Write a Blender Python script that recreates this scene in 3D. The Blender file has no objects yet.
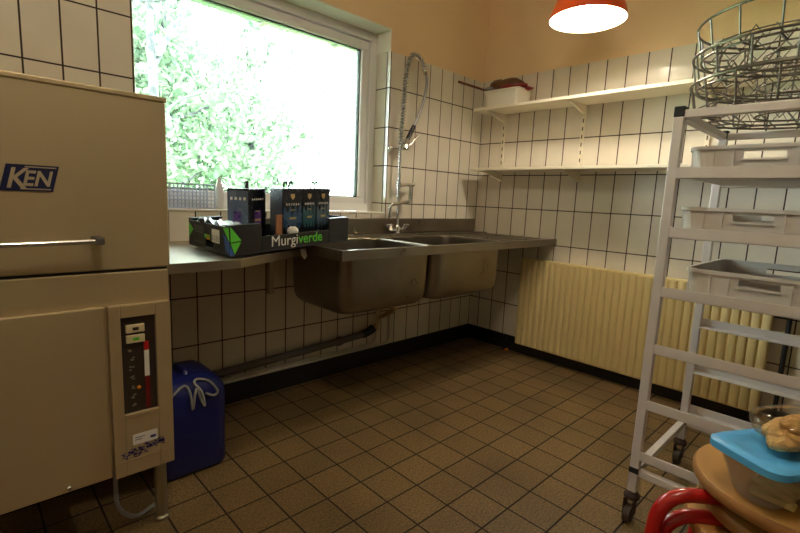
import bpy, bmesh, math, random
from mathutils import Vector, Matrix
import numpy as np

scene = bpy.context.scene
COL = scene.collection
PI = math.pi

# ------------------------------------------------------------------ camera
cam_data = bpy.data.cameras.new('camera')
cam_data.sensor_width = 36.0
cam_data.lens = 459.187 * 36.0 / 800.0
cam_data.clip_start = 0.02
cam_data.clip_end = 200
cam = bpy.data.objects.new('camera', cam_data)
cam.location = (-2.97207, -2.23686, 1.09971)
cam.rotation_euler = (1.424628, -0.044022, -0.761570)
COL.objects.link(cam)
scene.camera = cam

# ------------------------------------------------------------------ light and exposure
scene.view_settings.view_transform = 'Standard'
scene.view_settings.look = 'None'
scene.view_settings.exposure = 0.15
scene.view_settings.gamma = 1.0
SKY = 32.0          # daylight
SUN = 46.0
BULB = 210.0       # pendant bulb seen in the photograph
FILL_GLOBE = 32.0        # added opal globe, unseen above and behind the camera
world = bpy.data.worlds.new('world')
world.use_nodes = True
scene.world = world
bg = world.node_tree.nodes['Background']
bg.inputs[0].default_value = (0.86, 0.95, 1.0, 1)
bg.inputs[1].default_value = SKY
sun_data = bpy.data.lights.new('sun', 'SUN')
sun_data.energy = SUN
sun_data.angle = 0.02
sun_data.color = (1.0, 0.96, 0.88)
sun = bpy.data.objects.new('sun', sun_data)
sun.rotation_euler = (math.radians(52), 0, math.radians(-25))
sun.location = (0, -2, 8)
COL.objects.link(sun)
portal_data = bpy.data.lights.new('window_portal', 'AREA')
portal_data.shape = 'RECTANGLE'
portal_data.size = 1.45
portal_data.size_y = 1.15
portal_data.cycles.is_portal = True
portal = bpy.data.objects.new('window_portal', portal_data)
portal.location = (-1.685, 0.32, 1.56)
portal.rotation_euler = (-PI / 2, 0, 0)
COL.objects.link(portal)


# ------------------------------------------------------------------ helpers
def lin(r, g, b):
    f = lambda c: (c / 255 / 12.92) if c / 255 <= 0.04045 else ((c / 255 + 0.055) / 1.055) ** 2.4
    return (f(r), f(g), f(b), 1)


def mat(name, color, rough=0.5, metal=0.0, var=0.0, scale=8.0, bump=0.0, bscale=60.0, coat=0.0, stretch=None, trans=0.0, spec=None):
    m = bpy.data.materials.new(name)
    m.use_nodes = True
    nt = m.node_tree
    b = nt.nodes['Principled BSDF']
    b.inputs['Base Color'].default_value = color
    b.inputs['Roughness'].default_value = rough
    b.inputs['Metallic'].default_value = metal
    if coat: b.inputs['Coat Weight'].default_value = coat
    if spec is not None: b.inputs['Specular IOR Level'].default_value = spec
    if trans: b.inputs['Transmission Weight'].default_value = trans
    if var or bump:
        tc = nt.nodes.new('ShaderNodeTexCoord')
        mp = nt.nodes.new('ShaderNodeMapping')
        if stretch: mp.inputs['Scale'].default_value = stretch
        nt.links.new(tc.outputs['Object'], mp.inputs['Vector'])
    if var:
        nz = nt.nodes.new('ShaderNodeTexNoise')
        nz.inputs['Scale'].default_value = scale
        nz.inputs['Detail'].default_value = 5
        nt.links.new(mp.outputs[0], nz.inputs['Vector'])
        mx = nt.nodes.new('ShaderNodeMix')
        mx.data_type = 'RGBA'
        lo = tuple(max(0, c * (1 - var)) for c in color[:3]) + (1,)
        hi = tuple(min(1, c * (1 + var)) for c in color[:3]) + (1,)
        mx.inputs['A'].default_value = lo
        mx.inputs['B'].default_value = hi
        nt.links.new(nz.outputs['Fac'], mx.inputs['Factor'])
        nt.links.new(mx.outputs['Result'], b.inputs['Base Color'])
        mr = nt.nodes.new('ShaderNodeMapRange')
        mr.inputs['To Min'].default_value = max(0.02, rough - 0.12 * min(1, var * 4))
        mr.inputs['To Max'].default_value = min(1, rough + 0.12 * min(1, var * 4))
        nt.links.new(nz.outputs['Fac'], mr.inputs['Value'])
        nt.links.new(mr.outputs[0], b.inputs['Roughness'])
    if bump:
        n2 = nt.nodes.new('ShaderNodeTexNoise')
        n2.inputs['Scale'].default_value = bscale
        n2.inputs['Detail'].default_value = 3
        nt.links.new(mp.outputs[0], n2.inputs['Vector'])
        bp = nt.nodes.new('ShaderNodeBump')
        bp.inputs['Strength'].default_value = bump
        bp.inputs['Distance'].default_value = 0.01
        nt.links.new(n2.outputs['Fac'], bp.inputs['Height'])
        nt.links.new(bp.outputs[0], b.inputs['Normal'])
    return m


def tile_mat(name, floor, c1, c2, grout, bw, bh, ox, oy, mortar, rough, speck=0.0, bump=0.35):
    m = bpy.data.materials.new(name)
    m.use_nodes = True
    nt = m.node_tree
    N = nt.nodes.new
    L = nt.links.new
    b = nt.nodes['Principled BSDF']
    geo = N('ShaderNodeNewGeometry')
    sp = N('ShaderNodeSeparateXYZ'); L(geo.outputs['Position'], sp.inputs[0])
    def mth(op, a, bb=None):
        n = N('ShaderNodeMath'); n.operation = op
        for i, v in enumerate((a, bb)):
            if v is None: continue
            if isinstance(v, (int, float)): n.inputs[i].default_value = v
            else: L(v, n.inputs[i])
        return n.outputs[0]
    if floor:
        u = mth('SUBTRACT', sp.outputs[0], ox)
        v = mth('SUBTRACT', sp.outputs[1], oy)
    else:
        sn = N('ShaderNodeSeparateXYZ'); L(geo.outputs['True Normal'], sn.inputs[0])
        sx = mth('GREATER_THAN', mth('ABSOLUTE', sn.outputs[0]), 0.7)
        sz = mth('GREATER_THAN', mth('ABSOLUTE', sn.outputs[2]), 0.7)
        ux = mth('SUBTRACT', sp.outputs[0], ox[0])
        uy = mth('SUBTRACT', sp.outputs[1], ox[1])
        u = mth('ADD', mth('MULTIPLY', ux, mth('SUBTRACT', 1.0, sx)), mth('MULTIPLY', uy, sx))
        vz = mth('SUBTRACT', sp.outputs[2], oy)
        v = mth('ADD', mth('MULTIPLY', vz, mth('SUBTRACT', 1.0, sz)), mth('MULTIPLY', mth('SUBTRACT', sp.outputs[1], -0.05), sz))
    cv = N('ShaderNodeCombineXYZ'); L(u, cv.inputs[0]); L(v, cv.inputs[1])
    br = N('ShaderNodeTexBrick')
    br.offset = 0.0; br.squash = 1.0
    br.inputs['Color1'].default_value = c1
    br.inputs['Color2'].default_value = c2
    br.inputs['Mortar'].default_value = grout
    br.inputs['Scale'].default_value = 1.0
    br.inputs['Mortar Size'].default_value = mortar
    br.inputs['Mortar Smooth'].default_value = 0.25
    br.inputs['Bias'].default_value = 0.0
    br.inputs['Brick Width'].default_value = bw
    br.inputs['Row Height'].default_value = bh
    L(cv.outputs[0], br.inputs['Vector'])
    colour = br.outputs['Color']
    nz = N('ShaderNodeTexNoise'); nz.inputs['Scale'].default_value = 130.0 if floor else 7.0
    nz.inputs['Detail'].default_value = 3
    L(geo.outputs['Position'], nz.inputs['Vector'])
    mr = N('ShaderNodeMapRange'); mr.inputs['From Min'].default_value = 0.3; mr.inputs['From Max'].default_value = 0.7
    mr.inputs['To Min'].default_value = 1 - speck; mr.inputs['To Max'].default_value = 1 + speck
    L(nz.outputs['Fac'], mr.inputs['Value'])
    mx = N('ShaderNodeMix'); mx.data_type = 'RGBA'; mx.blend_type = 'MULTIPLY'; mx.inputs['Factor'].default_value = 1.0
    L(colour, mx.inputs['A']); L(mr.outputs[0], mx.inputs['B'])
    L(mx.outputs['Result'], b.inputs['Base Color'])
    if floor:       # worn, greasy patches between the sink and the machine
        n3 = N('ShaderNodeTexNoise'); n3.inputs['Scale'].default_value = 2.3; n3.inputs['Detail'].default_value = 4
        L(geo.outputs['Position'], n3.inputs['Vector'])
        m3 = N('ShaderNodeMapRange'); m3.inputs['From Min'].default_value = 0.35; m3.inputs['From Max'].default_value = 0.6
        m3.inputs['To Min'].default_value = 0.72; m3.inputs['To Max'].default_value = 1.05
        L(n3.outputs['Fac'], m3.inputs['Value'])
        mx2 = N('ShaderNodeMix'); mx2.data_type = 'RGBA'; mx2.blend_type = 'MULTIPLY'; mx2.inputs['Factor'].default_value = 1.0
        L(mx.outputs['Result'], mx2.inputs['A']); L(m3.outputs[0], mx2.inputs['B'])
        L(mx2.outputs['Result'], b.inputs['Base Color'])
    ro = N('ShaderNodeMapRange'); ro.inputs['To Min'].default_value = rough; ro.inputs['To Max'].default_value = 0.85
    L(br.outputs['Fac'], ro.inputs['Value']); L(ro.outputs[0], b.inputs['Roughness'])
    # each tile sits a touch unevenly: a broad noise plus the recessed joints
    n2 = N('ShaderNodeTexNoise'); n2.inputs['Scale'].default_value = 90.0 if floor else 5.0; n2.inputs['Detail'].default_value = 1
    L(geo.outputs['Position'], n2.inputs['Vector'])
    hgt = mth('SUBTRACT', mth('MULTIPLY', n2.outputs['Fac'], 0.12 if floor else 0.9), br.outputs['Fac'])
    bp = N('ShaderNodeBump'); bp.inputs['Strength'].default_value = bump; bp.inputs['Distance'].default_value = 0.003
    L(hgt, bp.inputs['Height']); L(bp.outputs[0], b.inputs['Normal'])
    return m


class G:
    """gathers boxes, lofts and tubes, then links them as ONE mesh object"""
    def __init__(s):
        s.v = []; s.f = []; s.mi = []; s.cur = 0
    def add(s, vs, fs):
        o = len(s.v)
        s.v += [tuple(p) for p in vs]
        s.f += [tuple(i + o for i in q) for q in fs]
        s.mi += [s.cur] * len(fs)
        return s
    def slot(s, i):
        s.cur = i; return s
    def box(s, x0, x1, y0, y1, z0, z1, M=None):
        vs = [(x, y, z) for x in (x0, x1) for y in (y0, y1) for z in (z0, z1)]
        if M is not None: vs = [M @ Vector(p) for p in vs]
        return s.add(vs, [(0, 1, 3, 2), (4, 6, 7, 5), (0, 4, 5, 1), (2, 3, 7, 6), (0, 2, 6, 4), (1, 5, 7, 3)])
    def loft(s, rings, cap0=True, cap1=True, closed=True):
        n = len(rings[0]); vs = [p for r in rings for p in r]; fs = []
        for k in range(len(rings) - 1):
            for i in range(n if closed else n - 1):
                j = (i + 1) % n
                fs.append((k * n + i, k * n + j, (k + 1) * n + j, (k + 1) * n + i))
        if cap0: fs.append(tuple(reversed(range(n))))
        if cap1: fs.append(tuple((len(rings) - 1) * n + i for i in range(n)))
        return s.add(vs, fs)
    def lathe(s, prof, c=(0, 0), n=40, cap0=True, cap1=True):
        rings = [[(c[0] + r * math.cos(2 * PI * i / n), c[1] + r * math.sin(2 * PI * i / n), z) for i in range(n)] for r, z in prof]
        return s.loft(rings, cap0, cap1)
    def tube(s, pts, r, n=10, closed=False, caps=True):
        pts = [Vector(p) for p in pts]
        m = len(pts); rings = []; up = None
        for i in range(m):
            a = pts[i - 1] if (i > 0 or closed) else pts[0]
            b = pts[(i + 1) % m] if (i < m - 1 or closed) else pts[-1]
            t = (b - a).normalized()
            if up is None:
                up = t.orthogonal().normalized()
            else:
                up = (up - t * up.dot(t))
                up = up.normalized() if up.length > 1e-6 else t.orthogonal().normalized()
            w = t.cross(up)
            rr = r[i] if isinstance(r, (list, tuple)) else r
            rings.append([pts[i] + (up * math.cos(2 * PI * k / n) + w * math.sin(2 * PI * k / n)) * rr for k in range(n)])
        if closed:
            # close with the ring rotated so that the seam matches
            last = rings[-1]; first = rings[0]
            best = min(range(n), key=lambda k: sum((last[(q) % n] - first[(q + k) % n]).length for q in range(n)))
            rings.append([first[(q + best) % n] for q in range(n)])
            return s.loft(rings, False, False)
        return s.loft(rings, caps, caps)
    def cyl(s, a, b, r, n=16):
        return s.tube([a, b], r, n)
    def ball(s, c, r, n=14, m=8, sc=(1, 1, 1)):
        rings = []
        for k in range(1, m):
            t = PI * k / m
            rings.append([(c[0] + sc[0] * r * math.sin(t) * math.cos(2 * PI * i / n), c[1] + sc[1] * r * math.sin(t) * math.sin(2 * PI * i / n), c[2] - sc[2] * r * math.cos(t)) for i in range(n)])
        return s.loft(rings)
    def build(s, name, m, parent=None, smooth=False, bevel=0.0, seg=2, angle=35):
        me = bpy.data.meshes.new(name)
        me.from_pydata(s.v, [], s.f)
        ms = m if isinstance(m, (list, tuple)) else [m]
        for q in ms: me.materials.append(q)
        me.polygons.foreach_set('material_index', s.mi)
        bm = bmesh.new(); bm.from_mesh(me)
        bmesh.ops.recalc_face_normals(bm, faces=bm.faces)
        bm.to_mesh(me); bm.free()
        if smooth:
            me.polygons.foreach_set('use_smooth', [True] * len(me.polygons))
            me.set_sharp_from_angle(angle=math.radians(angle))
        me.update()
        return link(name, me, parent, bevel, seg)


def link(name, me, parent=None, bevel=0.0, seg=2):
    o = bpy.data.objects.new(name, me)
    COL.objects.link(o)
    if parent is not None:
        o.parent = parent
        o.location = tuple(-c for c in world_loc(parent))
    if bevel:
        b = o.modifiers.new('bevel', 'BEVEL'); b.width = bevel; b.segments = seg; b.limit_method = 'ANGLE'
        b.angle_limit = math.radians(40)
    return o


def world_loc(o):
    l = Vector(o.location)
    while o.parent is not None:
        o = o.parent; l = l + Vector(o.location)
    return l


def thing(name, label, cat, loc, group=None):
    o = bpy.data.objects.new(name, None)
    COL.objects.link(o); o.location = loc; o.empty_display_size = 0.05
    o['label'] = label; o['category'] = cat
    if group: o['group'] = group
    return o


def tag(o, label, cat, group=None):
    o['label'] = label; o['category'] = cat
    if group: o['group'] = group
    return o


def struct(name, g, m, parent=None, **k):
    o = g.build(name, m, parent, **k)
    if parent is None: o['kind'] = 'structure'
    return o


def dup(root, loc, rotz=0, label=None, group=None):
    r = root.copy(); COL.objects.link(r); r.location = loc; r.rotation_euler = (0, 0, rotz)
    if label: r['label'] = label
    if group: r['group'] = group
    for ch in list(root.children):
        c = ch.copy(); COL.objects.link(c); c.parent = r
        for gch in list(ch.children):
            d = gch.copy(); COL.objects.link(d); d.parent = c
    return r


def rrect(cx, cy, hx, hy, r, z, n=5):
    """rounded rectangle, counter-clockwise, 4*(n+1) points"""
    out = []
    for q, (sx, sy) in enumerate(((1, 1), (-1, 1), (-1, -1), (1, -1))):
        for k in range(n + 1):
            a = PI / 2 * (q + k / n)
            out.append((cx + sx * (hx - r) + r * math.cos(a), cy + sy * (hy - r) + r * math.sin(a), z))
    return out


def text_mesh(body, size, bold=0.0, extrude=0.0008):
    cu = bpy.data.curves.new('lettering', 'FONT')
    cu.body = body; cu.size = size; cu.extrude = extrude; cu.offset = bold
    cu.align_x = 'LEFT'
    o = bpy.data.objects.new('lettering', cu); COL.objects.link(o)
    dg = bpy.context.evaluated_depsgraph_get()
    me = bpy.data.meshes.new_from_object(o.evaluated_get(dg))
    bpy.data.objects.remove(o)
    return me


def lettering(body, size, M, m, parent, name='lettering', bold=0.0, shear=0.0, wide=1.0):
    me = text_mesh(body, size, bold)
    for v in me.vertices:
        v.co = M @ Vector((v.co.x * wide + shear * v.co.y, v.co.y, v.co.z))
    me.materials.clear(); me.materials.append(m)
    return link(name, me, parent)


def arc(p0, p1, p2, n=8):
    """quadratic bend through a corner p1"""
    p0, p1, p2 = Vector(p0), Vector(p1), Vector(p2)
    return [(1 - t) ** 2 * p0 + 2 * t * (1 - t) * p1 + t * t * p2 for t in [i / n for i in range(n + 1)]]


def bend(pts, r=0.03, n=6):
    """polyline with rounded corners"""
    pts = [Vector(p) for p in pts]
    out = [pts[0]]
    for i in range(1, len(pts) - 1):
        a, b, c = pts[i - 1], pts[i], pts[i + 1]
        ra = min(r, (a - b).length * 0.48, (c - b).length * 0.48)
        out += arc(b + (a - b).normalized() * ra, b, b + (c - b).normalized() * ra, n)
    return out + [pts[-1]]


# ------------------------------------------------------------------ materials
M_TILE = tile_mat('wall_tile', False, lin(232, 224, 206), lin(222, 214, 197), lin(58, 42, 33), 0.12, 0.2396, (-0.1253, -0.0883), 1.7858 - 8 * 0.2396, 0.0036, 0.16, 0.03, 0.4)
M_FLOOR = tile_mat('floor_tile', True, lin(126, 103, 67), lin(113, 92, 59), lin(22, 16, 11), 0.15532, 0.15532, -1.7535, -0.9685, 0.0036, 0.42, 0.55, 0.6)
M_PAINT = mat('cream_paint', lin(240, 209, 163), 0.75, var=0.05, scale=3, bump=0.15, bscale=160)
M_WHITE_PAINT = mat('white_paint', lin(240, 236, 222), 0.6, var=0.02)
M_WALL_BEHIND = mat('dark_unseen_wall', lin(112, 90, 66), 0.6, var=0.15, scale=4)  # unseen wall, its brown chosen dark to weaken bounced light
M_CEIL = mat('ceiling_paint', lin(236, 228, 208), 0.9)
M_BASE = mat('black_baseboard_tile', lin(22, 20, 19), 0.45, var=0.2)
M_UPVC = mat('window_plastic', lin(236, 234, 232), 0.35, var=0.02)
M_GASKET = mat('window_gasket', lin(60, 66, 66), 0.6)
M_STEEL = mat('stainless_steel', lin(176, 168, 152), 0.36, 1.0, var=0.12, scale=9, bump=0.05, bscale=180, stretch=(1, 1, 1))
M_SINK = mat('worn_sink_steel', lin(136, 126, 111), 0.31, 0.9, var=0.28, scale=7, bump=0.06, bscale=40)
M_PANEL = mat('brushed_panel_steel', lin(196, 178, 142), 0.48, 0.55, var=0.05, scale=4, bump=0.03, bscale=220, stretch=(1, 1, 0.03))
M_CHROME = mat('chrome', lin(225, 228, 230), 0.12, 1.0)
M_RUBBER = mat('black_rubber', lin(26, 26, 26), 0.6)
M_DARK = mat('dark_panel', lin(52, 46, 40), 0.4, var=0.1)
M_SHELF = mat('shelf_lacquer', lin(232, 223, 200), 0.4, var=0.02)
M_RAD = mat('radiator_enamel', lin(228, 208, 150), 0.42, var=0.05, scale=10)
M_ALU = mat('aluminium', lin(222, 214, 208), 0.42, 0.25, var=0.08, scale=20)
M_WIRE = mat('wire_metal', lin(128, 122, 114), 0.38, 0.85, var=0.2, scale=30)
M_CRATE = mat('grey_crate_plastic', lin(208, 202, 194), 0.45, var=0.04, scale=5)
M_BLUE = mat('blue_can_plastic', lin(18, 28, 98), 0.4, var=0.1, scale=6)
M_HOSE = mat('clear_hose', lin(150, 150, 150), 0.3, var=0.1)
M_PVC_GREY = mat('grey_pipe', lin(92, 88, 82), 0.5, var=0.1)
M_PIPE_WHITE = mat('painted_pipe', lin(206, 200, 184), 0.5, var=0.08)
M_CREAM_PVC = mat('cream_trap', lin(206, 184, 140), 0.5, var=0.12, scale=20)
M_CARD_BLACK = mat('black_card', lin(19, 18, 19), 0.5, var=0.15, scale=12)
M_POUCH = mat('black_gift_card', lin(18, 22, 30), 0.28, var=0.2, scale=10)
M_POUCH_BLUE = mat('dark_blue_print', lin(44, 76, 108), 0.3, var=0.45, scale=24)
M_POUCH_SIDE = mat('slate_print', lin(78, 92, 114), 0.25, var=0.2, scale=10)
M_PURPLE = mat('purple_print', lin(72, 44, 110), 0.3, var=0.3, scale=30)
M_GOLD = mat('gold_print', lin(176, 150, 96), 0.35, var=0.1)
M_WHITE = mat('white_print', lin(232, 230, 226), 0.5)
M_GREEN = mat('green_print', lin(92, 206, 56), 0.5, var=0.12, scale=40)
M_PRINT_BLUE = mat('blue_print', lin(44, 84, 170), 0.5, var=0.1)
M_ORANGE = mat('orange_print', lin(240, 150, 40), 0.5)
M_FILM = mat('white_film', lin(214, 224, 236), 0.25, var=0.05, bump=0.6, bscale=24)
M_BROWN = mat('brown_card', lin(150, 98, 62), 0.7, var=0.1)
M_RED_LAMP = mat('red_enamel', lin(238, 84, 36), 0.32)
M_RED_TUBE = mat('red_tube_lacquer', lin(178, 22, 22), 0.3, coat=0.4)
M_BIRCH = mat('varnished_plywood', lin(182, 134, 74), 0.38, var=0.12, scale=6, stretch=(1, 9, 1), coat=0.2)
M_PLY_EDGE = mat('plywood_edge', lin(160, 112, 62), 0.5, var=0.25, scale=30, stretch=(0.4, 0.4, 14))
M_LID = mat('blue_lid_plastic', lin(92, 182, 250), 0.35, var=0.03)
M_WOOD_STRIP = mat('brown_wood', lin(120, 72, 48), 0.6, var=0.15, scale=20)
M_BAKE = mat('bread_crust', lin(214, 170, 108), 0.75, var=0.45, scale=45, bump=1.0, bscale=70)
M_INK = mat('blue_ink', lin(40, 44, 116), 0.6, var=0.3, scale=60)
M_NAVY = mat('navy_badge', lin(30, 36, 74), 0.35)
M_RED_MARK = mat('red_mark', lin(196, 30, 34), 0.4)
M_RED_DARK = mat('dark_red_mark', lin(110, 16, 22), 0.4)
M_CLEAT = mat('caster_wheel', lin(74, 62, 52), 0.6, var=0.1)
M_BARK = mat('bark', lin(44, 48, 50), 0.9, var=0.3, scale=6)
M_GRASS = mat('grass', lin(120, 160, 80), 0.9, var=0.3, scale=3)
M_PLASTIC_WHITE = mat('white_plastic', lin(236, 230, 214), 0.4)

m = M_LEAF = bpy.data.materials.new('leaf')
m.use_nodes = True
nt = m.node_tree
nt.nodes.remove(nt.nodes['Principled BSDF'])
df = nt.nodes.new('ShaderNodeBsdfDiffuse'); tr = nt.nodes.new('ShaderNodeBsdfTranslucent'); ms = nt.nodes.new('ShaderNodeMixShader')
rnd = nt.nodes.new('ShaderNodeNewGeometry'); ramp = nt.nodes.new('ShaderNodeMix'); ramp.data_type = 'RGBA'
ramp.inputs['A'].default_value = (0.075, 0.125, 0.078, 1); ramp.inputs['B'].default_value = (0.13, 0.17, 0.115, 1)
nt.links.new(rnd.outputs['Random Per Island'], ramp.inputs['Factor'])
nt.links.new(ramp.outputs['Result'], df.inputs['Color']); nt.links.new(ramp.outputs['Result'], tr.inputs['Color'])
ms.inputs[0].default_value = 0.45
nt.links.new(df.outputs[0], ms.inputs[1]); nt.links.new(tr.outputs[0], ms.inputs[2])
nt.links.new(ms.outputs[0], nt.nodes['Material Output'].inputs['Surface'])


def clear_mat(name, tint, fac):
    m = bpy.data.materials.new(name)
    m.use_nodes = True
    nt = m.node_tree
    nt.nodes.remove(nt.nodes['Principled BSDF'])
    t = nt.nodes.new('ShaderNodeBsdfTransparent'); t.inputs[0].default_value = tint
    g = nt.nodes.new('ShaderNodeBsdfGlossy'); g.inputs['Roughness'].default_value = 0.08
    f = nt.nodes.new('ShaderNodeFresnel'); f.inputs[0].default_value = 1.45
    mu = nt.nodes.new('ShaderNodeMath'); mu.operation = 'MULTIPLY'; mu.inputs[1].default_value = fac
    mx = nt.nodes.new('ShaderNodeMixShader')
    nt.links.new(f.outputs[0], mu.inputs[0]); nt.links.new(mu.outputs[0], mx.inputs[0])
    nt.links.new(t.outputs[0], mx.inputs[1]); nt.links.new(g.outputs[0], mx.inputs[2])
    nt.links.new(mx.outputs[0], nt.nodes['Material Output'].inputs['Surface'])
    return m


M_GLASS = clear_mat('window_glass', (0.95, 0.98, 0.97, 1), 1.0)
M_BAG = clear_mat('clear_bag', (0.95, 0.94, 0.92, 1), 0.6)


def milky_mat(name, colour, opaque, rough):
    m = bpy.data.materials.new(name)
    m.use_nodes = True
    nt = m.node_tree
    b = nt.nodes['Principled BSDF']
    b.inputs['Base Color'].default_value = colour
    b.inputs['Roughness'].default_value = rough
    t = nt.nodes.new('ShaderNodeBsdfTransparent'); t.inputs[0].default_value = (0.95, 0.92, 0.88, 1)
    mx = nt.nodes.new('ShaderNodeMixShader'); mx.inputs[0].default_value = opaque
    nt.links.new(t.outputs[0], mx.inputs[1]); nt.links.new(b.outputs[0], mx.inputs[2])
    nt.links.new(mx.outputs[0], nt.nodes['Material Output'].inputs['Surface'])
    return m


M_TUB_CLEAR = milky_mat('milky_plastic', lin(216, 200, 190), 0.28, 0.25)
M_AWNING = milky_mat('pale_awning_plastic', lin(84, 96, 96), 0.9, 0.4)


def glow_mat(name, colour, strength):
    m = bpy.data.materials.new(name)
    m.use_nodes = True
    b = m.node_tree.nodes['Principled BSDF']
    b.inputs['Emission Color'].default_value = colour
    b.inputs['Emission Strength'].default_value = strength
    return m


# ------------------------------------------------------------------ the room
X0, Y0, ZC, ZT = -4.4, -4.6, 2.85, 2.0
WX0, WX1, WZ0, WZ1 = -2.40, -0.97, 1.0, 2.13
struct('floor', G().box(X0 - 0.2, 0.2, Y0 - 0.2, 0.3, -0.1, 0), M_FLOOR)
struct('ceiling', G().box(X0 - 0.2, 0.2, Y0 - 0.2, 0.3, ZC, ZC + 0.15), M_CEIL)
g = G()
g.slot(0)
g.box(X0, WX0, 0, 0.125, 0, ZT); g.box(X0, -2.475, 0.125, 0.3, 0, ZT); g.box(-2.475, WX0, 0.125, 0.3, 0, WZ0); g.box(WX1, 0, 0, 0.3, 0, ZT); g.box(WX0, WX1, 0, 0.3, 0, WZ0)
g.slot(1)
g.box(X0, WX0, 0, 0.125, ZT, ZC); g.box(X0, -2.475, 0.125, 0.3, ZT, ZC); g.box(-2.475, WX0, 0.125, 0.3, WZ1, ZC); g.box(WX1, 0, 0, 0.3, ZT, ZC); g.box(WX0, WX1, 0, 0.3, WZ1, ZC)
struct('wall_back', g, [M_TILE, M_PAINT])
g = G(); g.box(0, 0.2, Y0, 0.3, 0, ZT + 0.009); g.slot(1); g.box(0, 0.2, Y0, 0.3, ZT + 0.009, ZC)
struct('wall_right', g, [M_TILE, M_PAINT])
g = G(); g.box(X0 - 0.2, X0, Y0, 0.3, 0, ZT); g.slot(1); g.box(X0 - 0.2, X0, Y0, 0.3, ZT, ZC)
struct('wall_left', g, [M_TILE, M_PAINT])
struct('wall_front', G().box(X0 - 0.2, 0.2, Y0 - 0.2, Y0, 0, ZC), M_WALL_BEHIND)
struct('baseboard_back', G().box(X0, -0.008, -0.008, 0, 0, 0.112), M_BASE, bevel=0.002)
struct('baseboard_right', G().box(-0.008, 0, Y0, 0, 0, 0.112), M_BASE, bevel=0.002)
# white plastered lining of the window recess, above the tiles
g = G()
g.box(WX0, WX1, 0.0005, 0.13, WZ1 - 0.008, WZ1 - 0.0005)
g.box(WX1 - 0.006, WX1 - 0.0005, 0.0005, 0.13, ZT, WZ1 - 0.008)
struct('trim_1', g, M_WHITE_PAINT)
struct('trim_2', G().box(WX0, WX1, -0.006, 0.13, WZ0 + 0.0005, WZ0 + 0.010), M_PLASTIC_WHITE, bevel=0.003)

# window: frame, sash, gasket, pane
fx0, fx1, fz0, fz1 = -2.44, WX1 - 0.001, WZ0 + 0.010, WZ1 - 0.009


def frame_loop(g, x0, x1, z0, z1, w, y0, y1):
    g.box(x0, x1, y0, y1, z1 - w, z1); g.box(x0, x1, y0, y1, z0, z0 + w)
    g.box(x0, x0 + w, y0, y1, z0 + w, z1 - w); g.box(x1 - w, x1, y0, y1, z0 + w, z1 - w)


g = G(); frame_loop(g, -2.474, fx1, fz0, fz1, 0.05, 0.13, 0.20)
win = struct('window_1', g, M_UPVC, bevel=0.004)
g = G(); frame_loop(g, -2.422, fx1 - 0.052, fz0 + 0.034, fz1 - 0.052, 0.055, 0.145, 0.215)
sash = g.build('window_sash', M_UPVC, win, bevel=0.008)
g = G(); frame_loop(g, -2.367, fx1 - 0.107, fz0 + 0.089, fz1 - 0.107, 0.006, 0.165, 0.195)
g.build('gasket', M_GASKET, sash)
G().box(-2.361, fx1 - 0.112, 0.178, 0.182, fz0 + 0.094, fz1 - 0.112).build('window_pane', M_GLASS, sash)

# ------------------------------------------------------------------ outdoors
struct('ground_outside', G().box(-14, 12, 0.32, 26, -0.7, -0.5), M_GRASS)


def tree(name_label, x, y, h, crown_r, crown_z, n, seed, lean=0.0, leaf=0.10, gap=0.0):
    rs = np.random.RandomState(seed); rr = random.Random(seed)
    t = thing('leafy_tree', name_label, 'tree', (x, y, -0.5), 'trees outside the window')
    g = G()
    top = Vector((x + lean * h, y, -0.5 + h))
    base = Vector((x, y, -0.5))
    pts = [base.lerp(top, k / 6) + Vector((rr.uniform(-.06, .06), rr.uniform(-.06, .06), 0)) for k in range(7)]
    g.tube(pts, [0.10 * (1 - 0.11 * k) for k in range(7)], 8)
    ends = []
    for b in range(9):
        k = rr.uniform(0.25, 0.9); p = base.lerp(top, k); a = rr.uniform(0, 2 * PI); l = rr.uniform(0.6, 1.0) * crown_r
        q = p + Vector((math.cos(a) * l, math.sin(a) * l * .6, rr.uniform(.3, .9) * l))
        mid = p.lerp(q, .5) + Vector((0, 0, -.08 * l))
        g.tube([p, mid, q], [0.038, 0.026, 0.01], 6); ends += [mid, q]
    g.build('trunk', M_BARK, t, smooth=True)
    # leaves gathered in clusters
    cl = [np.array(e) for e in ends] + [np.array((x + lean * h, y, crown_z)) + rs.normal(size=3) * np.array([crown_r * .55, crown_r * .45, crown_r * .62]) for _ in range(46)]
    c = np.array([cl[i] for i in rs.randint(0, len(cl), n)]) + rs.normal(size=(n, 3)) * crown_r * 0.15
    a = rs.normal(size=(n, 3)); a /= np.linalg.norm(a, axis=1)[:, None]
    b = rs.normal(size=(n, 3)); b -= a * (a * b).sum(1)[:, None]; b /= np.linalg.norm(b, axis=1)[:, None]
    s = leaf * rs.uniform(0.6, 1.2, (n, 1))
    v = np.stack([c - a * s, c + b * s * .45, c + a * s, c - b * s * .45], 1).reshape(-1, 3)
    me = bpy.data.meshes.new('foliage')
    me.from_pydata(v.tolist(), [], np.arange(4 * n).reshape(-1, 4).tolist())
    me.materials.append(M_LEAF)
    link('foliage', me, t)
    return t


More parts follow.
